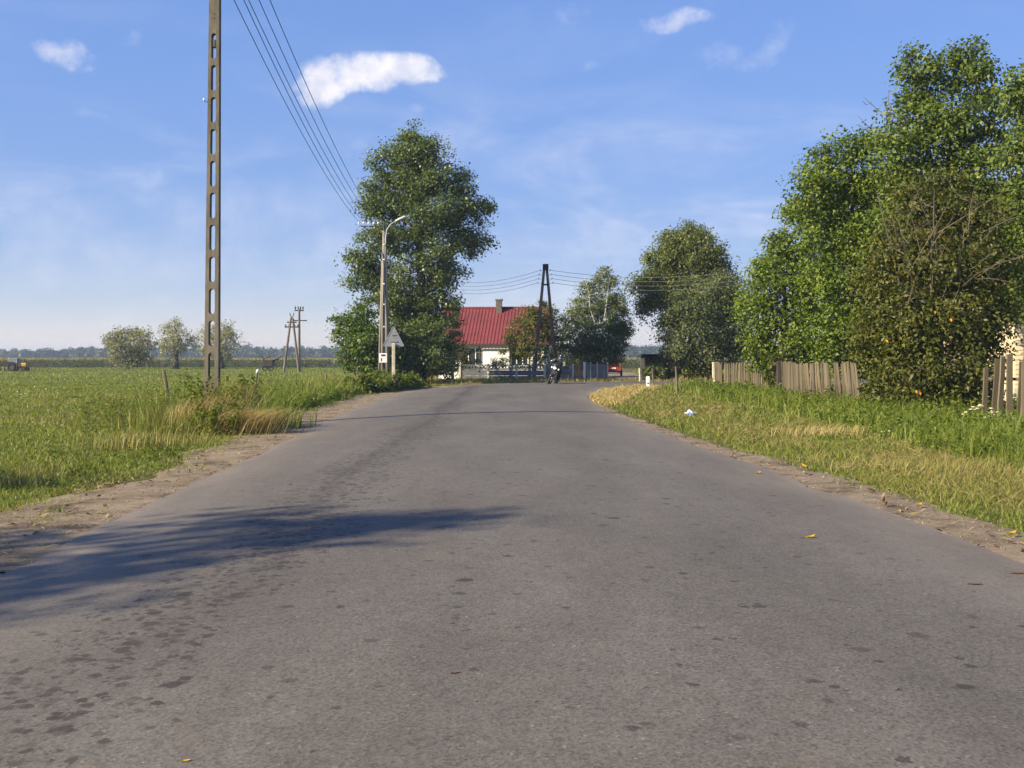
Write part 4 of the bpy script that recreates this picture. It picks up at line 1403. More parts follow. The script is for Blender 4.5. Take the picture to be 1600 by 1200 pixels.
# gable walls and back
for s in (-1, 1):
    xa = s * hw
    xi = s * (hw - .3)
    a, b = min(xa, xi), max(xa, xi)
    ol = [(.3, -.2), (DEP, -.2), (DEP, EH), (DEP / 2, RH - .12), (.3, EH + .2)]
    vs = [(a, y, z) for y, z in ol] + [(b, y, z) for y, z in ol]
    n = len(ol)
    w.add(vs, [tuple(range(n))[::-1], tuple(range(n, 2 * n))] + [(i, (i + 1) % n, n + (i + 1) % n, n + i) for i in range(n)])
wall_piece(w, -hw + .3, hw - .3, -.2, EH, DEP - .3, DEP)
w.build('wall', M['plaster'], house)
for (cx, _, ww, _h) in wins:
    cz = (z0w + z1w) / 2
    hh = z1w - z0w
    fr = MB()
    yy = .1
    t = .07
    fr.box((cx - ww / 2 + t / 2, yy, cz), (t, .08, hh))
    fr.box((cx + ww / 2 - t / 2, yy, cz), (t, .08, hh))
    fr.box((cx, yy, z0w + t / 2), (ww - 2 * t, .08, t))
    fr.box((cx, yy, z1w - t / 2), (ww - 2 * t, .08, t))
    for f in (-.17, .17):
        fr.box((cx + f * ww, yy, cz), (t, .07, hh - 2 * t))
    fr.box((cx, yy - .002, cz + .25 * hh), (ww - 2 * t, .06, .045))
    fo = fr.build('window', M['white'], house)
    MB().box((cx, yy + .03, cz), (ww - 2 * t, .01, hh - 2 * t)).build('pane', M['glass'], fo)
    MB().box((cx, -.05, z0w - .03), (ww + .2, .16, .05)).build('sill', M['white'], fo)
# ribbed metal roof: trapezoid ribs running down each slope
rib = MB()
x0, x1 = -hw - sov, hw + sov
run = DEP / 2 + ov
rise = RH - EH + ov * (RH - EH) / (DEP / 2)
npit = int((x1 - x0) / .25)
prof = []
for k in range(npit):
    a = x0 + (x1 - x0) * k / npit
    p = (x1 - x0) / npit
    prof += [(a, 0), (a + p * .55, 0), (a + p * .66, .04), (a + p * .89, .04)]
prof.append((x1, 0))
for s in (-1, 1):
    vs = []
    nrow = 5
    for j in range(nrow + 1):
        f = j / nrow
        for (x, dz) in prof:
            step = .035 * (1 - (f * nrow) % 1) if 0 < j < nrow else 0
            y = DEP / 2 + s * (run * (1 - f))
            vs.append((x, y, RH - rise * (1 - f) + dz + .06 + .02 * (j % 2)))
    n = len(prof)
    fs = [(j * n + i, j * n + i + 1, j * n + n + i + 1, j * n + n + i) for j in range(nrow) for i in range(n - 1)]
    if s > 0:
        fs = [f[::-1] for f in fs]
    rib.add(vs, fs)
rf = rib.build('roof', M['roof'], house)
MB().tube([(x0, DEP / 2, RH + .1), (x1, DEP / 2, RH + .1)], .1, n=8).build('ridge_cap', M['roof'], rf)
ba = MB()
for s in (-1, 1):
    for ss in (-1, 1):
        xx = s * (hw + sov + .02)
        ba.add([(xx - .02, DEP / 2 + ss * run, RH - rise - .06), (xx + .02, DEP / 2 + ss * run, RH - rise - .06), (xx + .02, DEP / 2, RH - .05), (xx - .02, DEP / 2, RH - .05),
                (xx - .02, DEP / 2 + ss * run, RH - rise + .14), (xx + .02, DEP / 2 + ss * run, RH - rise + .14), (xx + .02, DEP / 2, RH + .15), (xx - .02, DEP / 2, RH + .15)],
               [(0, 1, 2, 3), (4, 7, 6, 5), (0, 4, 5, 1), (1, 5, 6, 2), (2, 6, 7, 3), (3, 7, 4, 0)])
ba.build_each('barge_board', M['darkwood'], rf)
MB().box((0, -ov - .03, RH - rise - .02), (x1 - x0, .1, .1)).build('gutter', M['iron'], rf)
for cx in (gx(749.5, HD) - gx(767, HD), gx(797, HD) - gx(767, HD), gx(721, HD) - gx(767, HD)):
    MB().tube([(cx, -ov - .03, RH - rise - .05), (cx, -.08, RH - rise - .35), (cx, -.08, .1)], .05, n=8).build('drain_pipe', M['iron'], house)
cxx = gx(772.5, HD) - gx(767, HD)
ch = MB()
ch.box((cxx, DEP / 2 - .35, RH + .15), (.44, .5, 1.0))
co = ch.build('chimney', M['brick'], rf)
MB().box((cxx, DEP / 2 - .35, RH + .70), (.54, .6, .12)).build('chimney_cap', M['grey_concrete'], co)

# ------------------------------------------------------------------ concrete garden fence
FD = 66.8
cf = empty('concrete_fence', (0, FD, 0), label='grey concrete panel fence with openwork top in front of the house', cat='fence')
bay = 1.84
xp = [gx(807, FD) + bay * k for k in (-2, -1, 0, 1, 2)]
FT = EYE - (569.5 - HOR) / FOC * FD
pm = MB().box((0, 0, FT / 2), (.13, .15, FT + .1), bev=.015).mesh('post', M['pale_concrete'])
slab_h = .36
sm = MB()
sm.box((0, 0, 0), (bay - .11, .05, slab_h - .012), bev=.008)
sm_me = sm.mesh('slab', M['grey_concrete'])
ow = MB()
oh = FT - 2 * slab_h - .02
for zz in (.03, oh - .03):
    ow.box((0, 0, zz), (bay - .11, .05, .055))
nr = 8
rr = (bay - .15) / nr / 2
for k in range(nr):
    ow.ring((-bay / 2 + .08 + rr * (2 * k + 1), 0, oh / 2), (0, 1, 0), rr * .88, .028, n=14, m=6)
for k in range(nr + 1):
    ow.box((-bay / 2 + .075 + rr * 2 * k, 0, oh / 2), (.035, .04, oh - .1))
ow_me = ow.mesh('openwork_panel', M['grey_concrete'])
for k in range(5):
    o = link('post', pm, cf)
    o.location = (xp[k], 0, 0)
    if k < 4:
        cxm = xp[k] + bay / 2
        for j in range(2):
            o = link('slab', sm_me, cf)
            o.location = (cxm, 0, slab_h * (j + .5) + .01)
        o = link('openwork_panel', ow_me, cf)
        o.location = (cxm, 0, 2 * slab_h + .02)

# brown gate and grey board fence
GD = 67.0
gt = empty('garden_gate', (gx(903.5, GD), GD, 0), label='low brown wooden garden gate beside a white post', cat='gate')
gw = gx(911, GD) - gx(896, GD)
bm_ = MB().box((0, 0, .55), (gw / 6 - .012, .025, .95)).mesh('board', M['gatewood'])
for k in range(6):
    o = link('board', bm_, gt)
    o.location = (-gw / 2 + gw / 6 * (k + .5), 0, .02 * math.sin(k * 1.7))
rl = MB()
rl.box((0, .03, .3), (gw, .04, .08))
rl.box((0, .03, .85), (gw, .04, .08))
rl.build_each('rail', M['gatewood'], gt)
MB().box((-gw / 2 - .09, 0, .55), (.12, .12, 1.3), bev=.01).build('gate_post', M['darkwood'], gt)
MB().box((gw / 2 + .09, 0, .6), (.13, .13, 1.3), bev=.01).build('gate_post', M['white'], gt)
gf = empty('board_fence', (gx(932, GD), GD, 0), label='grey board fence with pale posts right of the brown gate', cat='fence')
fw = gx(950, GD) - gx(915, GD)
bm_ = MB().box((0, 0, .58), (fw / 14 - .01, .022, 1.12)).mesh('board', M['panelgrey'])
for k in range(14):
    o = link('board', bm_, gf)
    o.location = (-fw / 2 + fw / 14 * (k + .5), 0, .012 * math.sin(k * 2.9))
for x in (-fw / 2 + .35, -fw / 2 + .78, fw / 2):
    MB().box((x, -.05, .62), (.07, .07, 1.26), bev=.008).build('post', M['pale_concrete'], gf)
r2 = MB()
for z in (.25, .95):
    r2.box((0, .03, z), (fw, .03, .06))
r2.build_each('rail', M['panelgrey'], gf)

# ------------------------------------------------------------------ red trailer
TD = 84.0
tl_ = empty('red_trailer', (gx(959, TD), TD, 0), rot=(0, 0, R(-6)), label='small red farm trailer on the dirt track beyond the fence', cat='trailer')
tb = MB()
tz = .34
for (c, s) in (((0, 1.1, tz + .06), (1.12, 2.2, .08)), ((-.54, 1.1, tz + .45), (.05, 2.2, .7)), ((.54, 1.1, tz + .45), (.05, 2.2, .7)), ((0, 0.02, tz + .43), (1.02, .05, .66)), ((0, 2.18, tz + .43), (1.02, .05, .66))):
    tb.box(c, s, bev=.012)
tbo = tb.build('trailer_body', M['red'], tl_)
rb2 = MB()
for x in (-.3, 0, .3):
    rb2.box((x, -.02, tz + .43), (.05, .03, .62))
rb2.box((0, -.022, tz + .74), (1.08, .035, .05))
rb2.build_each('rib', M['red'], tbo)
MB().box((.02, -.05, tz + .36), (.3, .012, .09)).build('number_plate', M['white'], tl_)
for s in (-1, 1):
    wm = MB()
    wm.ring((s * .62, 1.2, .29), (1, 0, 0), .2, .09, n=20, m=8)
    ty_ = wm.build('wheel', M['rubber'], tl_, smooth=True)
    MB().tube([(s * .57, 1.2, .29), (s * .67, 1.2, .29)], .14, n=14).build('rim', M['white'], ty_)
    MB().box((s * .45, -.03, tz + .02), (.12, .03, .06)).build('tail_light', M['red'], tl_)
MB().tube([(0, 2.2, tz), (0, 3.2, tz + .03)], .035, n=6).build('drawbar', M['iron'], tl_)
MB().box((0, 0.05, tz - .05), (1.0, .06, .07)).build('bumper', M['white'], tl_)

# ------------------------------------------------------------------ small dark shed
d = 76.0
sh = empty('dark_shed', (gx(1027, d), d, 0), rot=(0, 0, R(4)), label='small dark wooden shed with a flat overhanging roof', cat='shed')
sw = gx(1046, d) - gx(1008, d)
n_b = 9
bm_ = MB().box((0, 0, .8), (sw / n_b - .012, .03, 1.7)).mesh('board', M['darkwood'])
for k in range(n_b):
    o = link('board', bm_, sh)
    o.location = (-sw / 2 + sw / n_b * (k + .5), -.018 - .008 * (k % 2), 0)
sb = MB()
sb.box((0, .85, .8), (sw - .02, 1.68, 1.66))
sb.build('wall', M['darkwood'], sh)
MB().box((-.05, .8, 1.72), (sw + .5, 2.1, .09), rot=(R(-3), 0, 0)).build('roof', M['iron'], sh)

# ------------------------------------------------------------------ picket fences
rg = np.random.default_rng(404)
pk = []
for k in range(8):
    w_ = rg.uniform(.085, .125)
    mb = MB()
    # rough-sawn board, slightly warped, with an uneven cut top
    zz = [-.1, .35, .75, 1.0]
    vs = []
    wv = rg.normal(0, .008, 4)
    for j, z in enumerate(zz):
        top = j == 3
        for (sx, sy) in ((-1, -1), (1, -1), (1, 1), (-1, 1)):
            vs.append((sx * w_ / 2 * (1 - .05 * j) + wv[j], sy * .013, z + (rg.uniform(-.02, .02) * sx if top else 0)))
    fs = [(0, 3, 2, 1), (12, 13, 14, 15)]
    for j in range(3):
        for i in range(4):
            n = (i + 1) % 4
            fs.append((j * 4 + i, j * 4 + n, j * 4 + 4 + n, j * 4 + 4 + i))
    mb.add(vs, fs)
    pk.append(mb.mesh('picket', M['picket']))


def picket_run(root, pts, pitch, hfun, leanfun, skip=0.03, seed=1):
    """pts in world (x, y); pickets as children of root"""
    rg = np.random.default_rng(seed)
    P = [Vector((x, y, 0)) for x, y in pts]
    L = [0]
    for i in range(1, len(P)):
        L.append(L[-1] + (P[i] - P[i - 1]).length)
    s = 0.0
    while s < L[-1]:
        i = max(j for j in range(len(L) - 1) if L[j] <= s)
        f = (s - L[i]) / (L[i + 1] - L[i])
        p = P[i].lerp(P[i + 1], f)
        dr = (P[i + 1] - P[i]).normalized()
        if rg.random() > skip:
            o = link('picket', pk[rg.integers(8)], root)
            u = s / L[-1]
            o.location = p - root.location + Vector((rg.normal(0, .012), rg.normal(0, .012), 0))
            o.rotation_euler = (rg.normal(0, .02), leanfun(u) + rg.normal(0, .018), math.atan2(dr.y, dr.x) + rg.normal(0, .05))
            o.scale = (rg.uniform(.85, 1.15), 1, hfun(u) * rg.uniform(.975, 1.02))
        s += pitch * rg.uniform(.88, 1.14)
    for i in range(len(P) - 1):
        for z in (.35, .95):
            a, b = P[i] - root.location, P[i + 1] - root.location
            nrm = Vector((-(b - a).y, (b - a).x, 0)).normalized() * .05
            MB().tube([a + nrm + Vector((0, 0, z)), b + nrm + Vector((0, 0, z + .02))], .035, n=5).build('rail', M['picket'], root)


def w2(px, d):
    return (gx(px, d), d)


fa_ = empty('picket_fence', (*w2(1115, 55), 0), label='grey picket fence stretch starting at the white footed post', cat='fence', group='old picket fence along the right verge')
picket_run(fa_, [w2(1118, 54), w2(1128, 48), w2(1200, 44.5)], .096, lambda u: 1.26 + .05 * math.sin(u * 9), lambda u: .01 * math.sin(u * 20), .0, 5)
o = MB().box((0, 0, .62), (.13, .13, 1.36), bev=.015).build('end_post', M['pale_concrete'], fa_)
o = MB().box((0, -.004, .14), (.15, .15, .36), bev=.015).build('white_foot', M['white'], fa_)
fb_ = empty('picket_fence', (*w2(1222, 40), 0), label='grey picket fence stretch with pickets leaning to the left, before the maples', cat='fence', group='old picket fence along the right verge')
picket_run(fb_, [w2(1224, 40), w2(1258, 35.5), w2(1345, 32.8)], .104, lambda u: 1.34 + .04 * math.sin(u * 7 + 1), lambda u: -.02 - .24 * max(0, u - .35), .02, 6)
for px, dd in ((1203, 44), (1217, 41)):
    MB().box((gx(px, dd) - fb_.location.x, dd - fb_.location.y, .65), (.16, .16, 1.5), bev=.02).build('post', M['darkwood'], fb_)
fc_ = empty('picket_fence', (*w2(1540, 22.4), 0), label='gappy end of the picket fence at the right edge of the picture', cat='fence', group='old picket fence along the right verge')
for px, top, lean_, ww in ((1538, 575, .03, 1.0), (1552, 561, .06, 1.15), (1563, 557, .035, 1.25), (1575, 553, .03, 1.0), (1592, 566, .05, 1.2), (1599, 561, .04, 1.3), (1614, 560, .0, 1.1), (1628, 562, -.03, 1.2), (1645, 559, .02, 1.1)):
    dd = 22.2 - (px - 1540) * .008
    o = link('picket', pk[int(px) % 8], fc_)
    o.location = Vector((gx(px, dd), dd, 0)) - fc_.location
    o.rotation_euler = (0, lean_, rg.normal(0, .25))
    o.scale = (ww * 1.15, 1.5, EYE + (HOR - top) / FOC * dd)
for z in (.3, 1.05):
    MB().tube([(0, .06, z), (1.6, -.6, z)], .035, n=5).build('rail', M['picket'], fc_)
# vine on the dark post between the stretches
tree('vine', (gx(1211, 42), 42), [(1205, 582, 8, 16, 0), (1213, 600, 9, 14, -.2), (1208, 565, 7, 8, .1), (1216, 575, 6, 12, .2)], 'leaf_olive', .12, 95, 'vine swallowing the dark post between the two picket stretches', 'plant', trunk_r=.03, clump=.25, seed=66, stems=2)

# cream boarded house mostly hidden on the right
ch_ = empty('cream_house', (gx(1590, 36), 36, 0), rot=(0, 0, R(0)), label='cream boarded house wall glimpsed behind the gappy pickets', cat='house')
bm_ = MB().box((2.6, 0, 0), (5.4, .03, .175), rot=(R(-7), 0, 0)).mesh('plank', M['cream'])
for k in range(20):
    o = link('plank', bm_, ch_)
    o.location = (0, -.02, .52 + .17 * k)
wb = MB()
wb.box((2.6, 3.0, 1.9), (5.38, 5.9, 4.0))
wb.build('wall', M['cream'], ch_)
MB().box((2.6, 2.97, .2), (5.5, 6.04, .5)).build('plinth', M['pale_concrete'], ch_)
rfm = MB()
rfm.add([(-.5, -.6, 3.8), (5.7, -.6, 3.8), (5.7, 3, 6.2), (-.5, 3, 6.2), (-.5, 6.6, 3.8), (5.7, 6.6, 3.8), (-.5, -.6, 3.92), (5.7, -.6, 3.92), (5.7, 3, 6.32), (-.5, 3, 6.32), (-.5, 6.6, 3.92), (5.7, 6.6, 3.92)],
        [(0, 3, 2, 1), (3, 4, 5, 2), (6, 7, 8, 9), (9, 8, 11, 10), (0, 1, 7, 6), (4, 10, 11, 5), (0, 6, 9, 3), (3, 9, 10, 4), (1, 2, 8, 7), (2, 5, 11, 8)])
rfm.build('roof', M['grey_concrete'], ch_)

# ------------------------------------------------------------------ marker posts and stakes


def stake(name, px, top, d, w, mat, label, lean=(0, 0), cat='post', group=None, bev=.01):
    h = EYE + (HOR - top) / FOC * d
    o = empty(name, (gx(px, d), d, 0), rot=(lean[0], lean[1], random.uniform(-.3, .3)), label=label, cat=cat, group=group)
    return o, h


o, h = stake('marker_post', 1012.5, 588, 50.5, .2, 'white', 'short white painted marker post on the grassy inside of the bend')
MB().box((0, 0, h / 2 - .05), (.17, .14, h + .1), bev=.02).build('post', M['white'], o)
MB().box((0, 0, h - .12), (.19, .16, .2), bev=.025).build('post_head', M['white'], o)
MB().box((.0, -.074, h * .45), (.09, .012, .06)).build('number_mark', M['iron'], o)
for px, top, d, lab in ((1057.5, 573, 43.5, 'brown wooden stake on the verge between marker post and fence'), (1020.5, 576, 52, 'thin grey stake just behind the white marker post'), (999.5, 575, 62, 'pale stake at the mouth of the dirt track')):
    o, h = stake('wooden_stake', px, top, d, .1, 'picket', lab, lean=(0, random.uniform(-.04, .04)), group='stakes on the inside of the bend')
    MB().tube([(0, 0, -.1), (.01, 0, h * .5), (-.01, 0, h)], [.05, .048, .04], n=7).build('stake', M['polewood' if d < 61 else 'pale_concrete'], o)
    MB().tube([(-.01, 0, h), (-.012, 0, h + .015)], [.04, .02], n=7).build('cut_top', M['picket'], o)
for px, top, d, lean_, ww, mt, lab in ((263, 578, 33, .12, .085, 'picket', 'leaning grey fence stake left of the big concrete pole'), (396, 579, 34, -.14, .06, 'picket', 'pale stake with a white rag on top, right of the big concrete pole'), (507, 584, 50, -.13, .06, 'polewood', 'thin leaning stake in the meadow edge'), (556, 573, 58, -.12, .06, 'polewood', 'thin stake left of the bright green bush')):
    o, h = stake('fence_stake', px, top, d, .1, mt, lab, lean=(0, -lean_), group='old stakes along the meadow edge')
    MB().tube([(0, 0, -.1), (.01, 0, h * .5), (-.01, 0, h)], [ww * .75, ww * .7, ww * .6], n=7).build('stake', M[mt], o)
    if px == 396:
        MB().ball((0, 0, h - .02), (.05, .045, .08), n=10, m=7, deform=lambda p: (p.x + .2 * p.z * p.x, p.y, p.z + .3 * p.x)).build('rag', M['paper'], o, smooth=True)
    else:
        MB().tube([(-.01, 0, h), (-.012, 0, h + .02)], [ww * .6, ww * .3], n=7).build('cut_top', M['picket'], o)

# ------------------------------------------------------------------ tractor and farm implements in the meadow
d = 118.0
tc = empty('tractor', (gx(27, d), d, 0), label='old tractor with glazed cab and yellow bonnet at the left meadow edge', cat='tractor')
tc.scale = (.74, .74, .74)
MB().box((.85, 0, 1.05), (1.25, .62, .55), bev=.05).build('bonnet', M['yellow'], tc)
MB().box((1.5, 0, .98), (.08, .56, .5), bev=.02).build('grille', M['iron'], tc)
MB().box((.3, 0, .68), (2.4, .42, .35), bev=.03).build('chassis', M['iron'], tc)
cbm = MB()
cbm.box((-.4, 0, 2.02), (1.35, 1.3, .08), bev=.03)
for sx in (-1, 1):
    for sy in (-1, 1):
        cbm.box((-.4 + sx * .58, sy * .58, 1.5), (.07, .07, 1.0))
cbm.box((-.4, 0, .98), (1.25, 1.22, .12))
cb_ = cbm.build('cab', M['metal'], tc)
for c_, s_ in (((-.4, -.585, 1.5), (1.08, .012, .92)), ((-.4, .585, 1.5), (1.08, .012, .92)), ((.185, 0, 1.5), (.012, 1.08, .92)), ((-.985, 0, 1.5), (.012, 1.08, .92))):
    MB().box(c_, s_).build('pane', M['cabglass'], cb_)
for x, r, wd in ((-.55, .68, .34), (1.25, .36, .2)):
    for sy in (-1, 1):
        wo = MB()
        wo.ring((x, sy * .72, r), (0, 1, 0), r * .76, r * .24, n=26, m=8, squash=wd / (r * .48))
        wo = wo.build('wheel', M['rubber'], tc, smooth=True)
        MB().tube([(x, sy * .66, r), (x, sy * .80, r)], r * .5, n=18).build('rim', M['iron'], wo)
for sy in (-1, 1):
    f = MB()
    f.tube([(-1.2, sy * .72, 1.0), (-1.0, sy * .72, 1.36), (-.55, sy * .72, 1.5), (-.1, sy * .72, 1.36), (.1, sy * .72, 1.0)], .05, n=6, flat=3.0)
    f.build('fender', M['iron'], tc)
MB().tube([(.95, .2, 1.3), (.95, .2, 2.0)], .035, n=7).build('exhaust', M['iron'], tc)
# mounted implement at its left end
im = empty('farm_implement', (gx(4, d), d + .5, 0), label='dark and yellow implement hitched behind the tractor', cat='implement')
MB().box((0, 0, .95), (1.3, 1.1, .5), bev=.05, taper=(1.25, 1.15)).build('hopper', M['darkwood'], im)
MB().box((0, -.2, .5), (1.5, .2, .22), bev=.02).build('frame', M['yellow'], im)
for sx in (-1, 1):
    MB().ring((sx * .45, -.5, .32), (0, 1, 0), .25, .07, n=18, m=6).build('wheel', M['rubber'], im)
    MB().tube([(sx * .3, 0, 1.1), (sx * .5, 0, 1.6)], .04, n=6).build('lever', M['yellow'], im)
hr = empty('hay_rake', (gx(57, d), d - 1, 0), label='low row of bent rake tines standing right of the tractor', cat='rake')
MB().tube([(-1.5, 0, .75), (1.5, 0, .72)], .05, n=6).build('beam', M['rust'], hr)
for k in range(7):
    x = -1.4 + k * .46
    MB().tube([(x, 0, .75), (x + .1, -.25, .85), (x + .15, -.5, .5), (x + .1, -.5, .03)], .025, n=5).build('tine', M['rust'], hr)
for sx in (-1, 1):
    MB().ring((sx * 1.6, 0, .42), (1, 0, .1), .38, .035, n=20, m=6).build('wheel', M['rust'], hr)
d = 120.0
sp_ = empty('farm_implement', (gx(420, d), d, 0), label='dark old farm machine with raised arms standing in the meadow', cat='implement')
MB().box((0, 0, .95), (1.0, 1.0, .75), bev=.05, taper=(1.25, 1.1)).build('hopper', M['darkwood'], sp_)
MB().box((0, 0, .5), (.7, .7, .2), bev=.02).build('frame', M['iron'], sp_)
for a, b in (((-.4, 0, 1.2), (-.85, 0, 1.75)), ((.4, 0, 1.25), (1.45, 0, 1.75)), ((.3, .2, 1.2), (1.2, .2, 1.45)), ((-.7, 0, 1.5), (.2, 0, 1.65))):
    MB().tube([a, b], .08, n=6).build('arm', M['iron'], sp_)
for sx in (-1, 1):
    MB().ring((sx * .35, -.5, .36), (0, 1, 0), .28, .08, n=18, m=6).build('wheel', M['rubber'], sp_)

# ------------------------------------------------------------------ motorcycle, leaning into the bend
MD = 56.2
mloc = Vector((gx(862.5, MD), MD, .06))
mrot = Euler((0, 0, R(-17))).to_matrix() @ Euler((0, R(20), 0)).to_matrix()
mc = empty('motorcycle', mloc, mrot.to_euler(), label='dark motorcycle with bright headlight leaning into the bend', cat='motorcycle')
for y, r, nm in ((-.72, .315, 'front'), (.70, .305, 'rear')):
    wm = MB()
    wm.ring((0, y, r), (1, 0, 0), r - .055, .055 if nm == 'front' else .068, n=30, m=8)
    wo = wm.build('wheel', M['rubber'], mc, smooth=True)
    rm = MB()
    rm.ring((0, y, r), (1, 0, 0), r - .105, .018, n=24, m=6)
    rm.tube([(-.06, y, r), (.06, y, r)], .045, n=10)
    for k in range(5):
        a = k * 2 * math.pi / 5
        rm.tube([(0, y, r), (0, y + (r - .1) * math.cos(a), r + (r - .1) * math.sin(a))], .014, n=5)
    rm.build('rim', M['chrome'], wo, smooth=True)
    MB().ring((.055, y, r), (1, 0, 0), .105, .014, n=18, m=4).build('brake_disc', M['metal'], wo)
for s in (-1, 1):
    MB().tube([(s * .09, -.72, .31), (s * .09, -.60, .66), (s * .085, -.46, 1.02)], [.032, .03, .024], n=8).build('fork_leg', M['chrome'], mc, smooth=True)
    MB().tube([(s * .06, .70, .30), (s * .09, .12, .42)], .03, n=7).build('swingarm', M['metal'], mc)
    MB().tube([(s * .07, .68, .40), (s * .08, .42, .84)], .03, n=7).build('shock', M['chrome'], mc)
    MB().tube([(s * .12, -.44, 1.03), (s * .26, -.42, 1.10), (s * .38, -.34, 1.08)], .014, n=7).build('handlebar', M['iron'], mc)
    MB().tube([(s * .27, -.43, 1.10), (s * .34, -.47, 1.24)], .007, n=5).build('mirror_stalk', M['iron'], mc)
    mi = MB().ball((s * .355, -.475, 1.27), (.062, .022, .042), n=12, m=8).build('mirror', M['black'], mc, smooth=True)
    MB().ball((s * .355, -.485, 1.27), (.052, .014, .034), n=10, m=6).build('mirror_back', M['chrome'], mi, smooth=True)
    MB().ball((s * .20, -.58, .96), (.036, .045, .036), n=10, m=7).build('indicator', M['lens'], mc, smooth=True)
    MB().tube([(s * .1, -.18, .55), (s * .16, -.26, .34), (s * .15, .0, .24), (s * .17, .55, .34), (s * .17, .85, .40)], [.022, .022, .025, .045, .045], n=8).build('exhaust', M['chrome'], mc, smooth=True)
    MB().tube([(s * .1, .1, .33), (s * .26, .1, .33)], .018, n=6).build('foot_peg', M['iron'], mc)
MB().tube([(0, -.98, .52), (0, -.88, .63), (0, -.72, .66), (0, -.55, .63), (0, -.44, .50)], [.03, .075, .085, .075, .03], n=8, flat=.35).build('front_fender', M['tankpaint'], mc, smooth=True)
MB().ball((0, -.17, .93), (.16, .29, .14), n=16, m=10, deform=lambda p: (p.x * (1 - .25 * max(0, p.y)), p.y, p.z)).build('fuel_tank', M['tankpaint'], mc, smooth=True)
hl = MB().ball((0, -.60, .98), (.135, .12, .125), n=16, m=10).build('headlight', M['black'], mc, smooth=True)
MB().ball((0, -.655, .98), (.10, .07, .085), n=16, m=10).build('lens', M['lens'], hl, smooth=True)
ws = MB()
ws.ball((0, -.50, 1.13), (.19, .07, .16), n=14, m=8, rot=(R(-24), 0, 0))
ws.build('windscreen', M['black'], mc, smooth=True)
en = MB()
en.box((0, -.06, .48), (.34, .42, .30), bev=.05)
eo = en.build('engine', M['engine'], mc)
for s in (-1, 1):
    c_ = MB()
    c_.tube([(s * .06, -.14, .58), (s * .10, -.20, .80)], .085, n=10)
    for k in range(5):
        z = .62 + k * .035
        c_.tube([(s * (.068 + .007 * k), -.148 - .009 * k, z), (s * (.070 + .007 * k), -.15 - .009 * k, z + .012)], .105, n=10)
    c_.build('cylinder_block', M['engine'], eo)
fr = MB()
fr.tube([(0, -.44, 1.0), (0, -.1, .80), (0, .3, .78), (0, .85, .86)], .028, n=7)
fr.tube([(0, -.44, .98), (0, -.32, .34), (0, .1, .27), (0, .3, .76)], .025, n=7)
fr.build('frame', M['iron'], mc)
MB().tube([(0, .0, .83), (0, .22, .82), (0, .50, .86), (0, .86, .91), (0, .92, .93)], [.09, .13, .125, .11, .05], n=10, flat=.45).build('seat', M['black'], mc, smooth=True)
MB().tube([(0, .78, .84), (0, 1.0, .80), (0, 1.08, .62)], [.08, .075, .06], n=8, flat=.4).build('rear_fender', M['tankpaint'], mc, smooth=True)
MB().box((0, 1.06, .78), (.12, .04, .07), bev=.01).build('tail_light', M['red'], mc)
MB().box((0, -.30, .60), (.28, .05, .28), bev=.015).build('radiator', M['iron'], mc)

# rider: one continuous skinned body, helmet and gloves over it
rd = empty('person', mloc, mrot.to_euler(), label='rider in dark jacket and dark full face helmet on the motorcycle', cat='person')
J, E, RAD = [], [], []


def jt(p, r, par=None):
    J.append(p)
    RAD.append(r)
    if par is not None:
        E.append((par, len(J) - 1))
    return len(J) - 1


pel = jt((0, .26, .98), (.165, .14))
abd = jt((0, .18, 1.12), (.155, .125), pel)
che = jt((0, .06, 1.32), (.185, .135), abd)
nek = jt((0, -.03, 1.47), (.075, .075), che)
jt((0, -.08, 1.60), (.085, .095), nek)
for s in (-1, 1):
    sh_ = jt((s * .21, .03, 1.39), (.082, .082), che)
    el_ = jt((s * .40, -.13, 1.19), (.058, .058), sh_)
    wr = jt((s * .36, -.33, 1.10), (.042, .042), el_)
    pm_ = jt((s * .345, -.375, 1.105), (.042, .036), wr)
    # four fingers and a thumb closed round the grip
    for k in range(4):
        x = s * (.31 + .022 * k)
        a = jt((x, -.415 - .006 * (k in (1, 2)), 1.115), (.012, .012), pm_)
        b2 = jt((x, -.43, 1.085), (.011, .011), a)
        jt((x, -.405, 1.06 + .004 * k), (.009, .009), b2)
    th = jt((s * .30, -.37, 1.075), (.013, .013), pm_)
    jt((s * .295, -.40, 1.055), (.010, .010), th)
    hip = jt((s * .11, .22, .95), (.115, .115), pel)
    kn = jt((s * .25, -.20, .84), (.078, .078), hip)
    an = jt((s * .20, .16, .42), (.055, .055), kn)
    hl_ = jt((s * .20, .17, .36), (.05, .055), an)
    jt((s * .21, -.06, .35), (.042, .038), hl_)
bm2 = bpy.data.meshes.new('body')
bm2.from_pydata(J, E, [])
bo = link('body', bm2, rd)
sk = bo.modifiers.new('skin', 'SKIN')
sk.use_smooth_shade = True
for i, r in enumerate(RAD):
    bm2.skin_vertices[0].data[i].radius = r
bm2.skin_vertices[0].data[0].use_root = True
ss = bo.modifiers.new('sub', 'SUBSURF')
ss.levels = ss.render_levels = 2
bpy.context.view_layer.update()
dg = bpy.context.evaluated_depsgraph_get()
me2 = bpy.data.meshes.new_from_object(bo.evaluated_get(dg))
bo.modifiers.clear()
bo.data = me2
me2.materials.clear()
me2.materials.append(M['leather'])
me2.polygons.foreach_set('use_smooth', [True] * len(me2.polygons))
he = MB()
he.ball((0, -.085, 1.635), (.135, .165, .16), n=22, m=14, rot=(R(-8), 0, 0), deform=lambda p: (p.x, p.y * (1.08 if (p.y < 0 and p.z < 0) else 1), p.z * (.92 if p.z < 0 else 1)))
ho = he.build('helmet', M['helmet'], rd, smooth=True)
vi = MB()
pts = []
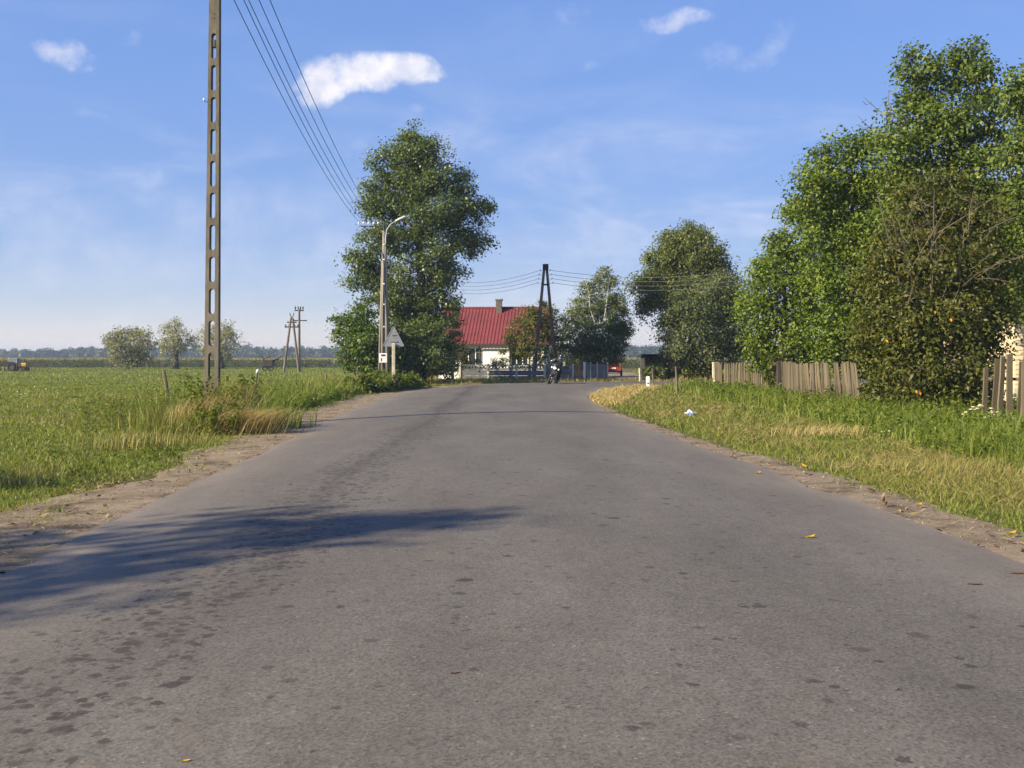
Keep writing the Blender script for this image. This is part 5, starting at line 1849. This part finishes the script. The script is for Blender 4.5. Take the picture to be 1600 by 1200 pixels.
for k in range(9):
    a = R(-68 + 17 * k)
    for z in (1.60, 1.645, 1.69):
        rr_ = 1.03 - .25 * ((z - 1.645) / .1) ** 2
        pts.append((math.sin(a) * .137 * rr_, -.085 - math.cos(a) * .172 * rr_, z))
vi.add(pts, [(k * 3 + j, k * 3 + 3 + j, k * 3 + 4 + j, k * 3 + 1 + j) for k in range(8) for j in range(2)])
vi.build('visor', M['visor'], ho, smooth=True)
ck = MB()
ck.tube([(-.10, -.19, 1.545), (0, -.262, 1.535), (.10, -.19, 1.545)], [.022, .03, .022], n=8)
ck.build('chin_bar', M['metal'], ho, smooth=True)
for s in (-1, 1):
    MB().tube([(s * .215, -.005, 1.40), (s * .33, -.10, 1.30), (s * .405, -.16, 1.20)], [.066, .066, .058], n=10).build('sleeve_panel', M['jacketgrey'], rd, smooth=True)

# ------------------------------------------------------------------ grass and weeds
XL = lambda y: np.interp(y, ld_[:, 1], ld_[:, 0])
XR = lambda y: np.interp(y, rd_[:, 1], rd_[:, 0])


def sample_y(n, y0, y1, lat, power, rg):
    g = np.linspace(y0, y1, 2000)
    w = np.maximum(lat(g), 0) * g ** (-power)
    c = np.cumsum(w)
    return np.interp(rg.random(n) * c[-1], c, g)


def dens2(x, y, f, seed):
    return smooth_noise2(x * f, y * f, seed)


def patch(name, n, y0, y1, xa, xb, h, w, mat, label, seed, power=1.5, tall=None, keep=None, lean=.95, cat='grass'):
    """grass blades between the lines xa(y) and xb(y)"""
    rg = np.random.default_rng(seed)
    y = sample_y(n, y0, y1, lambda g: xb(g) - xa(g), power, rg)
    x = xa(y) + (xb(y) - xa(y)) * rg.random(n)
    m = np.ones(n, bool)
    if keep is not None:
        m = keep(x, y, rg)
    x, y = x[m], y[m]
    n = len(x)
    hh = rg.uniform(h[0] * .6, h[1] * 1.15, n) * np.clip(1 + .45 * dens2(x, y, .9, seed + 1) + .75 * dens2(x, y, 3.4, seed + 2), .35, 2.4)
    if tall is not None:
        hh = hh * tall(x, y)
    hh = np.maximum(hh, .025)
    ww = w * (np.maximum(y, 8) / 10) ** .82 * rg.uniform(.7, 1.3, n)
    v, q, t = blade_geo(np.column_stack([x, y, np.full(n, -.012)]), hh, ww, hh * rg.uniform(.1, 1.5, n) * lean, rg.uniform(0, 6.28, n))
    o = link(name, np_mesh(name, v, q, t, mats=[M[mat]]))
    tag(o, label, cat, kind='stuff')
    return o


def left_keep(x, y, rg):
    dist = XL(y) - x                         # metres out from the asphalt
    b = wl_(y, x) * (.86 + .30 * dens2(x, y, .8, 5))
    p = np.clip((dist - b * .80) / (b * .35), 0, 1)
    p = np.where((dist > .25) & (p < .4) & (dens2(x, y, 1.6, 9) > .30), .40, p)
    p = p * np.where(dens2(x, y, 2.3, 17) < -.42, .35, 1.0)
    return rg.random(len(x)) < p


def right_keep(x, y, rg):
    dist = x - XR(y)
    b = wr_(y, x) * (.9 + .35 * dens2(x, y, 1.0, 6))
    p = np.clip((dist - b * .75) / (.12 + b * .3), 0, 1)
    p = p * np.where(dens2(x, y, 2.0, 18) < -.38, .4, 1.0)
    return rg.random(len(x)) < p


frL = lambda y: -.53 * y - 2.0
patch('meadow_grass', 165000, 6.5, 62, frL, lambda y: XL(y) - .3, (.02, .075), .0085, 'meadow', 'short green and yellowing meadow grass left of the road', 101, keep=left_keep, power=1.45)
patch('meadow_grass', 60000, 60, 165, frL, lambda y: np.where(y < 90, -9.0, -.10 * y), (.04, .12), .0085, 'meadow', 'far meadow grass reaching the corn field', 102, power=1.5)
patch('verge_grass', 95000, 6.5, 59, lambda y: XR(y) + .1, lambda y: np.minimum(.56 * y + 2, 13.5), (.03, .095), .008, 'grass', 'short green grass on the right verge', 103, keep=right_keep, power=1.5)
patch('verge_tufts', 26000, 7, 48, lambda y: XL(y) - wl_(y, y) * 1.15, lambda y: XL(y) - wl_(y, y) * .28, (.015, .05), .007, 'grass', 'small grass tufts growing in the left sandy verge', 110, power=1.3, lean=1.6,
      keep=lambda x, y, rg: dens2(x, y, 1.9, 81) + .9 * (XL(y) - x) / wl_(y, y) - .72 > .55 * rg.random(len(x)))
patch('verge_tufts', 9000, 7, 48, lambda y: XL(y) - wl_(y, y) * 1.2, lambda y: XL(y) - wl_(y, y) * .35, (.015, .06), .006, 'straw', 'dry straw tufts lying in the left sandy verge', 111, power=1.3, lean=3.0,
      keep=lambda x, y, rg: dens2(x, y, 1.5, 82) + .7 * (XL(y) - x) / wl_(y, y) - .5 > .6 * rg.random(len(x)))
# straw-coloured mown band on the right verge
patch('dry_grass', 42000, 8, 50, lambda y: XR(y) + .8, lambda y: np.minimum(XR(y) + 4.3, .56 * y + 2), (.04, .13), .007, 'drygrass', 'dry yellow grass band on the right verge', 104, power=1.45,
      keep=lambda x, y, rg: (dens2(x, y, .7, 31) + .25 + .5 * np.exp(-((x - XR(y) - 2.2) / 1.1) ** 2) > rg.random(len(x)) * 1.1), lean=1.9)
patch('dry_grass', 15000, 33, 58, lambda y: XR(y) + .1, lambda y: XR(y) + np.interp(y, [33, 40, 50, 58], [1.0, 1.8, 2.2, 1.6]), (.06, .18), .0075, 'straw', 'pale straw grass on the tip of the inner bend', 105, power=1.0, lean=.8)
patch('dry_grass', 14000, 8, 40, frL, lambda y: XL(y) - 1.2, (.12, .30), .006, 'drygrass', 'thin dry stalks scattered through the left meadow', 106, power=1.4,
      keep=lambda x, y, rg: dens2(x, y, .45, 41) > .15 + .4 * rg.random(len(x)))
# grass in front of the garden fence and round the far side
patch('fence_grass', 15000, 59, 66.6, lambda y: np.full_like(y, -12.0), lambda y: XL(y) - 1.0, (.08, .28), .0075, 'drygrass', 'rough dry grass between the bend and the garden fence', 107, power=0, lean=.7)
patch('fence_grass', 9000, 64.2, 66.7, lambda y: np.full_like(y, -5.5), lambda y: np.interp(y, [64.2, 66.7], [1.5, 4.0]), (.06, .20), .0075, 'grass', 'green weeds at the foot of the concrete fence', 108, power=0, lean=.7)
patch('far_grass', 16000, 66.8, 110, lambda y: np.full_like(y, 11.5) + (y - 66) * .03, lambda y: .32 * y, (.12, .40), .0075, 'meadow', 'rough grass beyond the road on the right', 109, power=.8, lean=.7,
      keep=lambda x, y, rg: ~((x < 13.2) & (y < 70)))


def weeds(name, n, y0, y1, xa, xb, h, leaf, mat, label, seed, power=1.2, per=16, spread=.16, asp=.5, keep=None):
    """leafy weeds: stems with leaves up their height"""
    rg = np.random.default_rng(seed)
    y = sample_y(n, y0, y1, lambda g: xb(g) - xa(g), power, rg)
    x = xa(y) + (xb(y) - xa(y)) * rg.random(n)
    if keep is not None:
        m = keep(x, y, rg)
        x, y = x[m], y[m]
        n = len(x)
    hh = rg.uniform(h[0], h[1], n) * np.clip(1 + .55 * dens2(x, y, .75, seed), .3, 1.8)
    idx = np.repeat(np.arange(n), per)
    k = len(idx)
    f = rg.random(k) ** .75
    a = rg.uniform(0, 6.28, k)
    sc = (np.maximum(y, 10) / 20)[idx] ** .55
    rad = spread * (1.15 - f) * rg.uniform(.2, 1, k) * sc
    c = np.column_stack([x[idx] + np.cos(a) * rad, y[idx] + np.sin(a) * rad, hh[idx] * (.06 + .94 * f)])
    tipd = np.column_stack([np.cos(a), np.sin(a), rg.uniform(-.3, .7, k)])
    nor = np.column_stack([np.cos(a) * .25, np.sin(a) * .25, np.ones(k)]) + rg.normal(0, .4, (k, 3))
    ln = leaf * rg.uniform(.6, 1.35, k) * sc
    v, q = leaf_geo(c, nor, tipd, ln, ln * asp)
    o = link(name, np_mesh(name, v, q, mats=[M[mat]]))
    tag(o, label, 'weeds', kind='stuff')
    return o


fence_x = lambda y: np.interp(y, [8, 21.5, 26, 32.8, 35.5, 40, 44.5, 48, 55], [9.5, 10.2, 10.4, 10.9, 10.0, 10.4, 10.9, 9.7, 10.7])
weeds('fence_weeds', 3600, 15, 54, lambda y: np.maximum(XR(y) + 3.2, fence_x(y) - np.interp(y, [15, 22, 35, 54], [3.4, 3.2, 3.0, 2.6])), lambda y: fence_x(y) - .1, (.10, .42), .075, 'vergeweed', 'lush green weeds growing below the picket fence', 121, per=22, spread=.16, keep=lambda x, y, rg: (fence_x(y) - x) / 3.0 + .55 * dens2(x, y, .8, 73) < rg.random(len(x)) * .9 + .25)
weeds('fence_weeds', 1500, 10, 24, lambda y: np.maximum(fence_x(y) - 2.4, 5), lambda y: fence_x(y) + 1.5, (.12, .38), .07, 'vergeweed', 'taller weeds below the gappy end of the fence', 122, per=22, spread=.16)
patch('fence_weed_blades', 26000, 11, 54, lambda y: np.maximum(XR(y) + 2.8, fence_x(y) - 3.2), lambda y: fence_x(y), (.14, .40), .008, 'grass', 'upright green grass among the weeds below the fence', 123, power=1.4, lean=.6)
weeds('yard_weeds', 900, 24, 54, lambda y: fence_x(y) + .2, lambda y: fence_x(y) + 2.5, (.2, .6), .10, 'weed', 'weeds behind the picket fence', 124, per=18)
# left: dark green herbs along the dirt verge and the taller weed bank from the pole to the sign
weeds('verge_weeds', 4200, 9, 50, lambda y: XL(y) - wl_(y, y) * 1.0 - np.interp(y, [9, 16, 24, 50], [2.6, 2.2, 1.9, 1.6]), lambda y: XL(y) - wl_(y, y) * 1.0, (.03, .12), .05, 'weed', 'low leafy herbs along the left dirt verge', 125, per=14, spread=.13, keep=lambda x, y, rg: dens2(x, y, .9, 71) > .75 * rg.random(len(x)))
weeds('bank_weeds', 2100, 19.5, 52, lambda y: np.interp(y, [19.5, 22, 26, 30, 52], [-5.9, -6.7, -8.0, -8.2, -7.8]), lambda y: XL(y) - np.interp(y, [18.5, 21, 26, 40, 52], [2.0, 1.5, 1.35, 1.5, 1.7]), (.12, .50), .07, 'vergeweed', 'weed bank on the left between the concrete pole and the road sign', 126, per=22, spread=.15, keep=lambda x, y, rg: dens2(x, y, .6, 72) > .9 * rg.random(len(x)) - .35)
patch('bank_grass', 26000, 20, 52, lambda y: np.interp(y, [20, 26, 52], [-7.4, -8.9, -8.9]), lambda y: XL(y) - 1.7, (.15, .55), .0075, 'grass', 'tall grass in the left weed bank', 127, power=1.2, lean=.6)
weeds('sign_weeds', 330, 44, 53, lambda y: np.interp(y, [44, 53], [-7.2, -7.0]), lambda y: np.interp(y, [44, 49, 53], [-5.9, -4.9, -4.6]), (.35, .75), .10, 'weed', 'tall overgrown weeds round the foot of the warning sign', 128, per=60, spread=.32)
weeds('pole_weeds', 260, 19.6, 24.5, lambda y: np.interp(y, [19.6, 24.5], [-6.0, -8.4]), lambda y: np.interp(y, [19.6, 24.5], [-5.3, -5.9]), (.35, .95), .075, 'weed', 'tall dark weeds right of the foot of the big concrete pole', 129, per=44, spread=.2, power=0)
weeds('pole_weeds', 130, 21.3, 24.5, lambda y: np.full_like(y, -9.3), lambda y: np.full_like(y, -7.0), (.4, 1.0), .06, 'weed', 'tall thin weeds left of the foot of the big concrete pole', 130, per=34, spread=.14, power=0, asp=.3)
weeds('meadow_herbs', 2600, 8, 42, frL, lambda y: XL(y) - wl_(y, y) * .9, (.02, .09), .045, 'weed', 'flat broad leaved herbs scattered through the left meadow', 132, per=11, spread=.12, asp=.6, power=1.4, keep=lambda x, y, rg: dens2(x, y, .7, 74) > .5 * rg.random(len(x)))
weeds('verge_herbs', 1300, 8, 40, lambda y: XR(y) + .5, lambda y: np.minimum(XR(y) + 5.5, .56 * y + 2), (.02, .08), .04, 'vergeweed', 'flat herbs scattered through the right verge', 133, per=11, spread=.10, asp=.6, power=1.4, keep=lambda x, y, rg: dens2(x, y, .8, 75) > .5 * rg.random(len(x)))
# white clover dots in the meadow
rg = np.random.default_rng(131)
n = 300
yy = rg.uniform(16, 48, n)
xx = -5.5 - rg.random(n) * (.5 * yy - 3)
m = (dens2(xx, yy, .35, 55) > -.05) & (xx < XL(yy) - 2.5)
xx, yy = xx[m], yy[m]
n = len(xx)
v, q = leaf_geo(np.column_stack([xx, yy, rg.uniform(.10, .2, n)]), rg.normal(0, .4, (n, 3)) + np.array([[0, -.6, 1]]), rg.normal(0, 1, (n, 3)), .0013 * yy, .0011 * yy)
tag(link('meadow_flowers', np_mesh('meadow_flowers', v, q, mats=[M['yarrow']])), 'tiny white flowers scattered in the left meadow', 'flowers', kind='stuff')


# dry tussocks by the concrete pole
def tussock(px, d, n, h, spread, lean, ldir, mat, label, seed, w=.009):
    rg = np.random.default_rng(seed)
    base = np.column_stack([rg.normal(0, spread, n), rg.normal(0, spread * .6, n), np.zeros(n)])
    hh = rg.uniform(h * .55, h, n)
    v, q, t = blade_geo(base, hh, np.full(n, w) * rg.uniform(.6, 1.3, n), hh * lean * rg.uniform(.4, 1.2, n), ldir + rg.normal(0, .5, n), curl=1.4)
    o = link('grass_tussock', np_mesh('grass_tussock', v, q, t, mats=[M[mat]]))
    o.location = (gx(px, d), d, 0)
    tag(o, label, 'grass tussock', kind='stuff')


tussock(372, 20.4, 1500, .72, .34, 1.1, 0.0, 'straw', 'straw coloured tussock flopping to the right in front of the concrete pole', 141)
tussock(322, 20.9, 1500, 1.0, .30, .35, .6, 'straw', 'upright dry tussock in front of the left side of the concrete pole', 142)
tussock(282, 21.2, 900, .75, .45, .35, 2.5, 'drygrass', 'thin dry tussock left of the concrete pole', 143)
tussock(350, 22.2, 800, 1.35, .35, .22, .2, 'drygrass', 'tallest dry stalks right at the foot of the concrete pole', 144, w=.012)
tussock(300, 22.3, 420, 1.05, .42, .22, 2.0, 'grass', 'tall green tussock left of the foot of the concrete pole', 145, w=.012)
tussock(392, 21.4, 520, .95, .38, .3, .3, 'grass', 'dark green tussock right of the foot of the concrete pole', 146, w=.012)
tussock(425, 22.0, 420, .72, .38, .3, .3, 'grass', 'green tussock farthest right of the concrete pole', 147, w=.012)
tussock(205, 17.0, 260, .45, .4, .4, 1.0, 'drygrass', 'thin dry tussock in the meadow nearest the left picture edge', 148)
tussock(1475, 13.6, 260, .28, .6, 1.3, .5, 'drygrass', 'pale dry tussock on the right verge below the olive shrub', 149)
tussock(1545, 13.0, 240, .28, .6, 1.3, .7, 'drygrass', 'pale dry tussock on the right verge at the picture edge', 150)
tussock(1290, 20.0, 300, .32, .5, .9, .7, 'straw', 'pale dry tussock on the right verge before the leaning pickets', 151)

# yarrow plants by the gappy fence
for k, (px, py, d) in enumerate(((1508, 646, 20.6), (1520, 637, 21.2), (1531, 634, 21.4), (1537, 662, 20.2), (1552, 649, 20.8), (1558, 640, 21.2), (1265, 624, 32), (1390, 672, 19.5))):
    p = at(px, py, d)
    where = ('left end', 'second from the left', 'third from the left', 'lowest', 'second from the right', 'right end')[k] + ' of the group by the gappy pickets' if k < 6 else ('before the leaning pickets', 'below the olive shrub')[k - 6]
    y_ = empty('white_flower', (p.x, d, 0), label=f'white flowering weed, {where}', cat='flower', group='white flowering weeds by the fence')
    st = MB()
    rg = np.random.default_rng(900 + k)
    heads = []
    for q in range(4):
        e = Vector((rg.normal(0, .06), rg.normal(0, .05), p.z + rg.uniform(-.07, .04)))
        st.tube([(0, 0, 0), (e.x * .4, e.y * .4, e.z * .6), e], [.006, .005, .003], n=4, cap=False)
        heads.append(e)
    st.build('stem', M['weed'], y_)
    for e in heads:
        hb_ = MB()
        hb_.ball(e, (.045, .045, .014), n=9, m=5)
        hb_.build('flower_head', M['yarrow'], y_, smooth=True)


# ------------------------------------------------------------------ litter, fallen leaves, pebbles
def fallen(px, py, size, mat, label, rz, curl=.35, asp=.5):
    d = EYE * FOC / (py - HOR)
    x = gx(px, d)
    w = np.clip((x - XL(d)) / (XR(d) - XL(d)), 0, 1)
    z = .03 + .085 * (1 - (2 * w - 1) ** 2) if 0 < w < 1 else .03
    d = (EYE - z) * FOC / (py - HOR)
    x = gx(px, d)
    mb = MB()
    nu, nv = 7, 5
    vs = []
    for i in range(nu):
        u = i / (nu - 1) * 2 - 1
        wd = asp * (1 - abs(u) ** 2.2) * (1 - .15 * u)
        for j in range(nv):
            t = j / (nv - 1) * 2 - 1
            vs.append((u * size, t * wd * size, size * (.10 + curl * (t * t * .5 + max(0, u) ** 2 * .6))))
    mb.add(vs, [(i * nv + j, i * nv + nv + j, i * nv + nv + j + 1, i * nv + j + 1) for i in range(nu - 1) for j in range(nv - 1)])
    o = empty('fallen_leaf', (x, d, z), rot=(0, 0, rz), label=label, cat='leaf', group='fallen leaves on the road and verge')
    mb.build('blade', M[mat], o, smooth=True)
    MB().tube([(-size, 0, size * .1), (-size * 1.35, size * .08, size * .14)], [size * .03, size * .02], n=4).build('stalk', M['brownleaf'], o)


fallen(1266, 841, .042, 'yellowleaf', 'curled yellow leaf lying alone on the right half of the asphalt', .2, .6)
fallen(1185, 740, .05, 'yellowleaf', 'yellow leaf on the asphalt by the right verge', 1.0, .5)
fallen(1256, 730, .055, 'yellowleaf', 'yellow leaf at the grass edge of the right verge', 2.0, .8)
fallen(1581, 835, .045, 'yellowleaf', 'bright yellow leaf at the grass edge near the right picture border', .4, .6)
fallen(1436, 790, .045, 'yellowleaf', 'small pale yellow leaf on the right sandy verge', .8, .5)
fallen(290, 1190, .016, 'yellowleaf', 'tiny yellow leaf on the asphalt at the bottom left', .1, .4)
fallen(1383, 790, .05, 'brownleaf', 'dark crumpled leaf standing on the right sandy verge', 1.3, 1.6)
fallen(1523, 914, .05, 'brownleaf', 'flat dark brown scrap on the asphalt near the right border', .1, .2, .35)
fallen(1590, 897, .05, 'brownleaf', 'flat dark brown scrap at the right picture border', .2, .2, .35)
fallen(710, 1052, .02, 'brownleaf', 'small brown leaf scrap in the middle of the near asphalt', .5, .3)

# crumpled paper in the right verge
d = EYE * FOC / (652 - HOR)
pp = empty('paper_litter', (gx(1078, d), d, .03), label='crumpled white and blue paper lying in the dry verge grass', cat='litter')
mb = MB()
rg = np.random.default_rng(5)
mb.ball((0, 0, .07), (.13, .09, .07), n=11, m=7, deform=lambda p: (p.x * (1 + .4 * math.sin(7 * p.z + 3 * p.y)), p.y * (1 + .4 * math.sin(6 * p.x)), p.z * (1 + .5 * math.sin(5 * p.x + 2))))
mb.build('crumpled_sheet', M['paper'], pp)
mb = MB()
mb.add([(-.06, -.09, .08), (.05, -.10, .08), (.035, -.05, .14), (-.035, -.045, .13)], [(0, 1, 2, 3)])
mb.add([(-.06, -.09, .08), (-.02, -.12, .03), (.05, -.10, .08)], [(0, 1, 2)])
mb.build('blue_print', M['bluepaper'], pp)

rg = np.random.default_rng(171)
n = 5200
y = sample_y(n, 8, 36, lambda g: np.ones_like(g), 1.0, rg)
x = XR(y) + 1.0 + rg.random(n) * np.minimum(3.6, .56 * y + 1 - XR(y))
m = dens2(x, y, .7, 31) + .15 > .5 * rg.random(n)
x, y = x[m], y[m]
n = len(x)
a = rg.uniform(0, 6.28, n)
ln = rg.uniform(.10, .32, n)
v, q = leaf_geo(np.column_stack([x, y, rg.uniform(.03, .10, n)]), np.array([[0, 0, 1.]]) + rg.normal(0, .3, (n, 3)), np.column_stack([np.cos(a), np.sin(a), rg.normal(0, .2, n)]), ln, np.full(n, .007) * (y / 10) ** .7)
tag(link('flattened_straw', np_mesh('flattened_straw', v, q, mats=[M['straw']])), 'flattened dry stalks lying in the right verge', 'straw', kind='stuff')
# pebbles and straw on the verges
def scatter_verge(n, seed):
    rg = np.random.default_rng(seed)
    y = sample_y(n, 6, 48, lambda g: np.ones_like(g), 1.1, rg)
    left = rg.random(n) < .62
    k = rg.random(n)
    x = np.where(left, XL(y) - k * wl_(y, y) * 1.1 + .03, XR(y) + k * wr_(y, y) * 1.25 - .03)
    return x, y, rg


x, y, rg = scatter_verge(2200, 161)
n = len(x)
r = rg.uniform(.003, .011, n) * np.where(rg.random(n) < .05, 1.9, 1) * (y / 12) ** .4
oct_ = np.array([[1, 0, 0], [0, 1, 0], [-1, 0, 0], [0, -1, 0], [0, 0, .7], [0, 0, -.5]])
vv = np.repeat(np.column_stack([x, y, np.full(n, .022)])[:, None, :], 6, 1) + oct_[None] * r[:, None, None] * rg.uniform(.6, 1.3, (n, 6, 1))
tf = np.array([[0, 1, 4], [1, 2, 4], [2, 3, 4], [3, 0, 4], [1, 0, 5], [2, 1, 5], [3, 2, 5], [0, 3, 5]])
M['pebble'] = leafy('pebbles', [(0.14, 0.115, 0.09), (0.26, 0.22, 0.18), (0.40, 0.37, 0.32)], trans=0.0, patch=.2)
tag(link('pebbles', np_mesh('pebbles', vv.reshape(-1, 3), None, (np.arange(n)[:, None, None] * 6 + tf[None]).reshape(-1, 3), mats=[M['pebble']])), 'small stones and crumbs on the sandy verges', 'pebbles', kind='stuff')
x, y, rg = scatter_verge(1500, 162)
n = len(x)
a = rg.uniform(0, 6.28, n)
ln = rg.uniform(.04, .17, n)
v, q = leaf_geo(np.column_stack([x, y, np.full(n, .032)]), np.array([[0, 0, 1.]]) + rg.normal(0, .2, (n, 3)), np.column_stack([np.cos(a), np.sin(a), rg.normal(0, .12, n)]), ln, ln * rg.uniform(.07, .16, n))
tag(link('straw_litter', np_mesh('straw_litter', v, q, mats=[M['straw']])), 'bits of straw and dry stalk on the sandy verges', 'straw', kind='stuff')
x, y, rg = scatter_verge(420, 163)
n = len(x)
a = rg.uniform(0, 6.28, n)
ln = rg.uniform(.03, .09, n)
v, q = leaf_geo(np.column_stack([x, y, np.full(n, .030)]), np.array([[0, 0, 1.]]) + rg.normal(0, .35, (n, 3)), np.column_stack([np.cos(a), np.sin(a), rg.normal(0, .12, n)]), ln, ln * .5)
tag(link('leaf_litter', np_mesh('leaf_litter', v, q, mats=[M['brownleaf']])), 'brown leaf scraps on the sandy verges', 'leaf litter', kind='stuff')

# ------------------------------------------------------------------ air
hz_ = MB()
hz_.box((0, 400, 10.5), (4200, 4000, 24))
M['haze'], t_, b_ = nt('haze')
t_.nodes.remove(b_)
pv = t_.nodes.new('ShaderNodeVolumePrincipled')
pv.inputs['Color'].default_value = (0.62, 0.78, 1.0, 1)
pv.inputs['Density'].default_value = 0.00045
pv.inputs['Anisotropy'].default_value = 0.2
t_.links.new(pv.outputs[0], t_.nodes['Material Output'].inputs['Volume'])
tag(hz_.build('haze', M['haze']), kind='stuff')
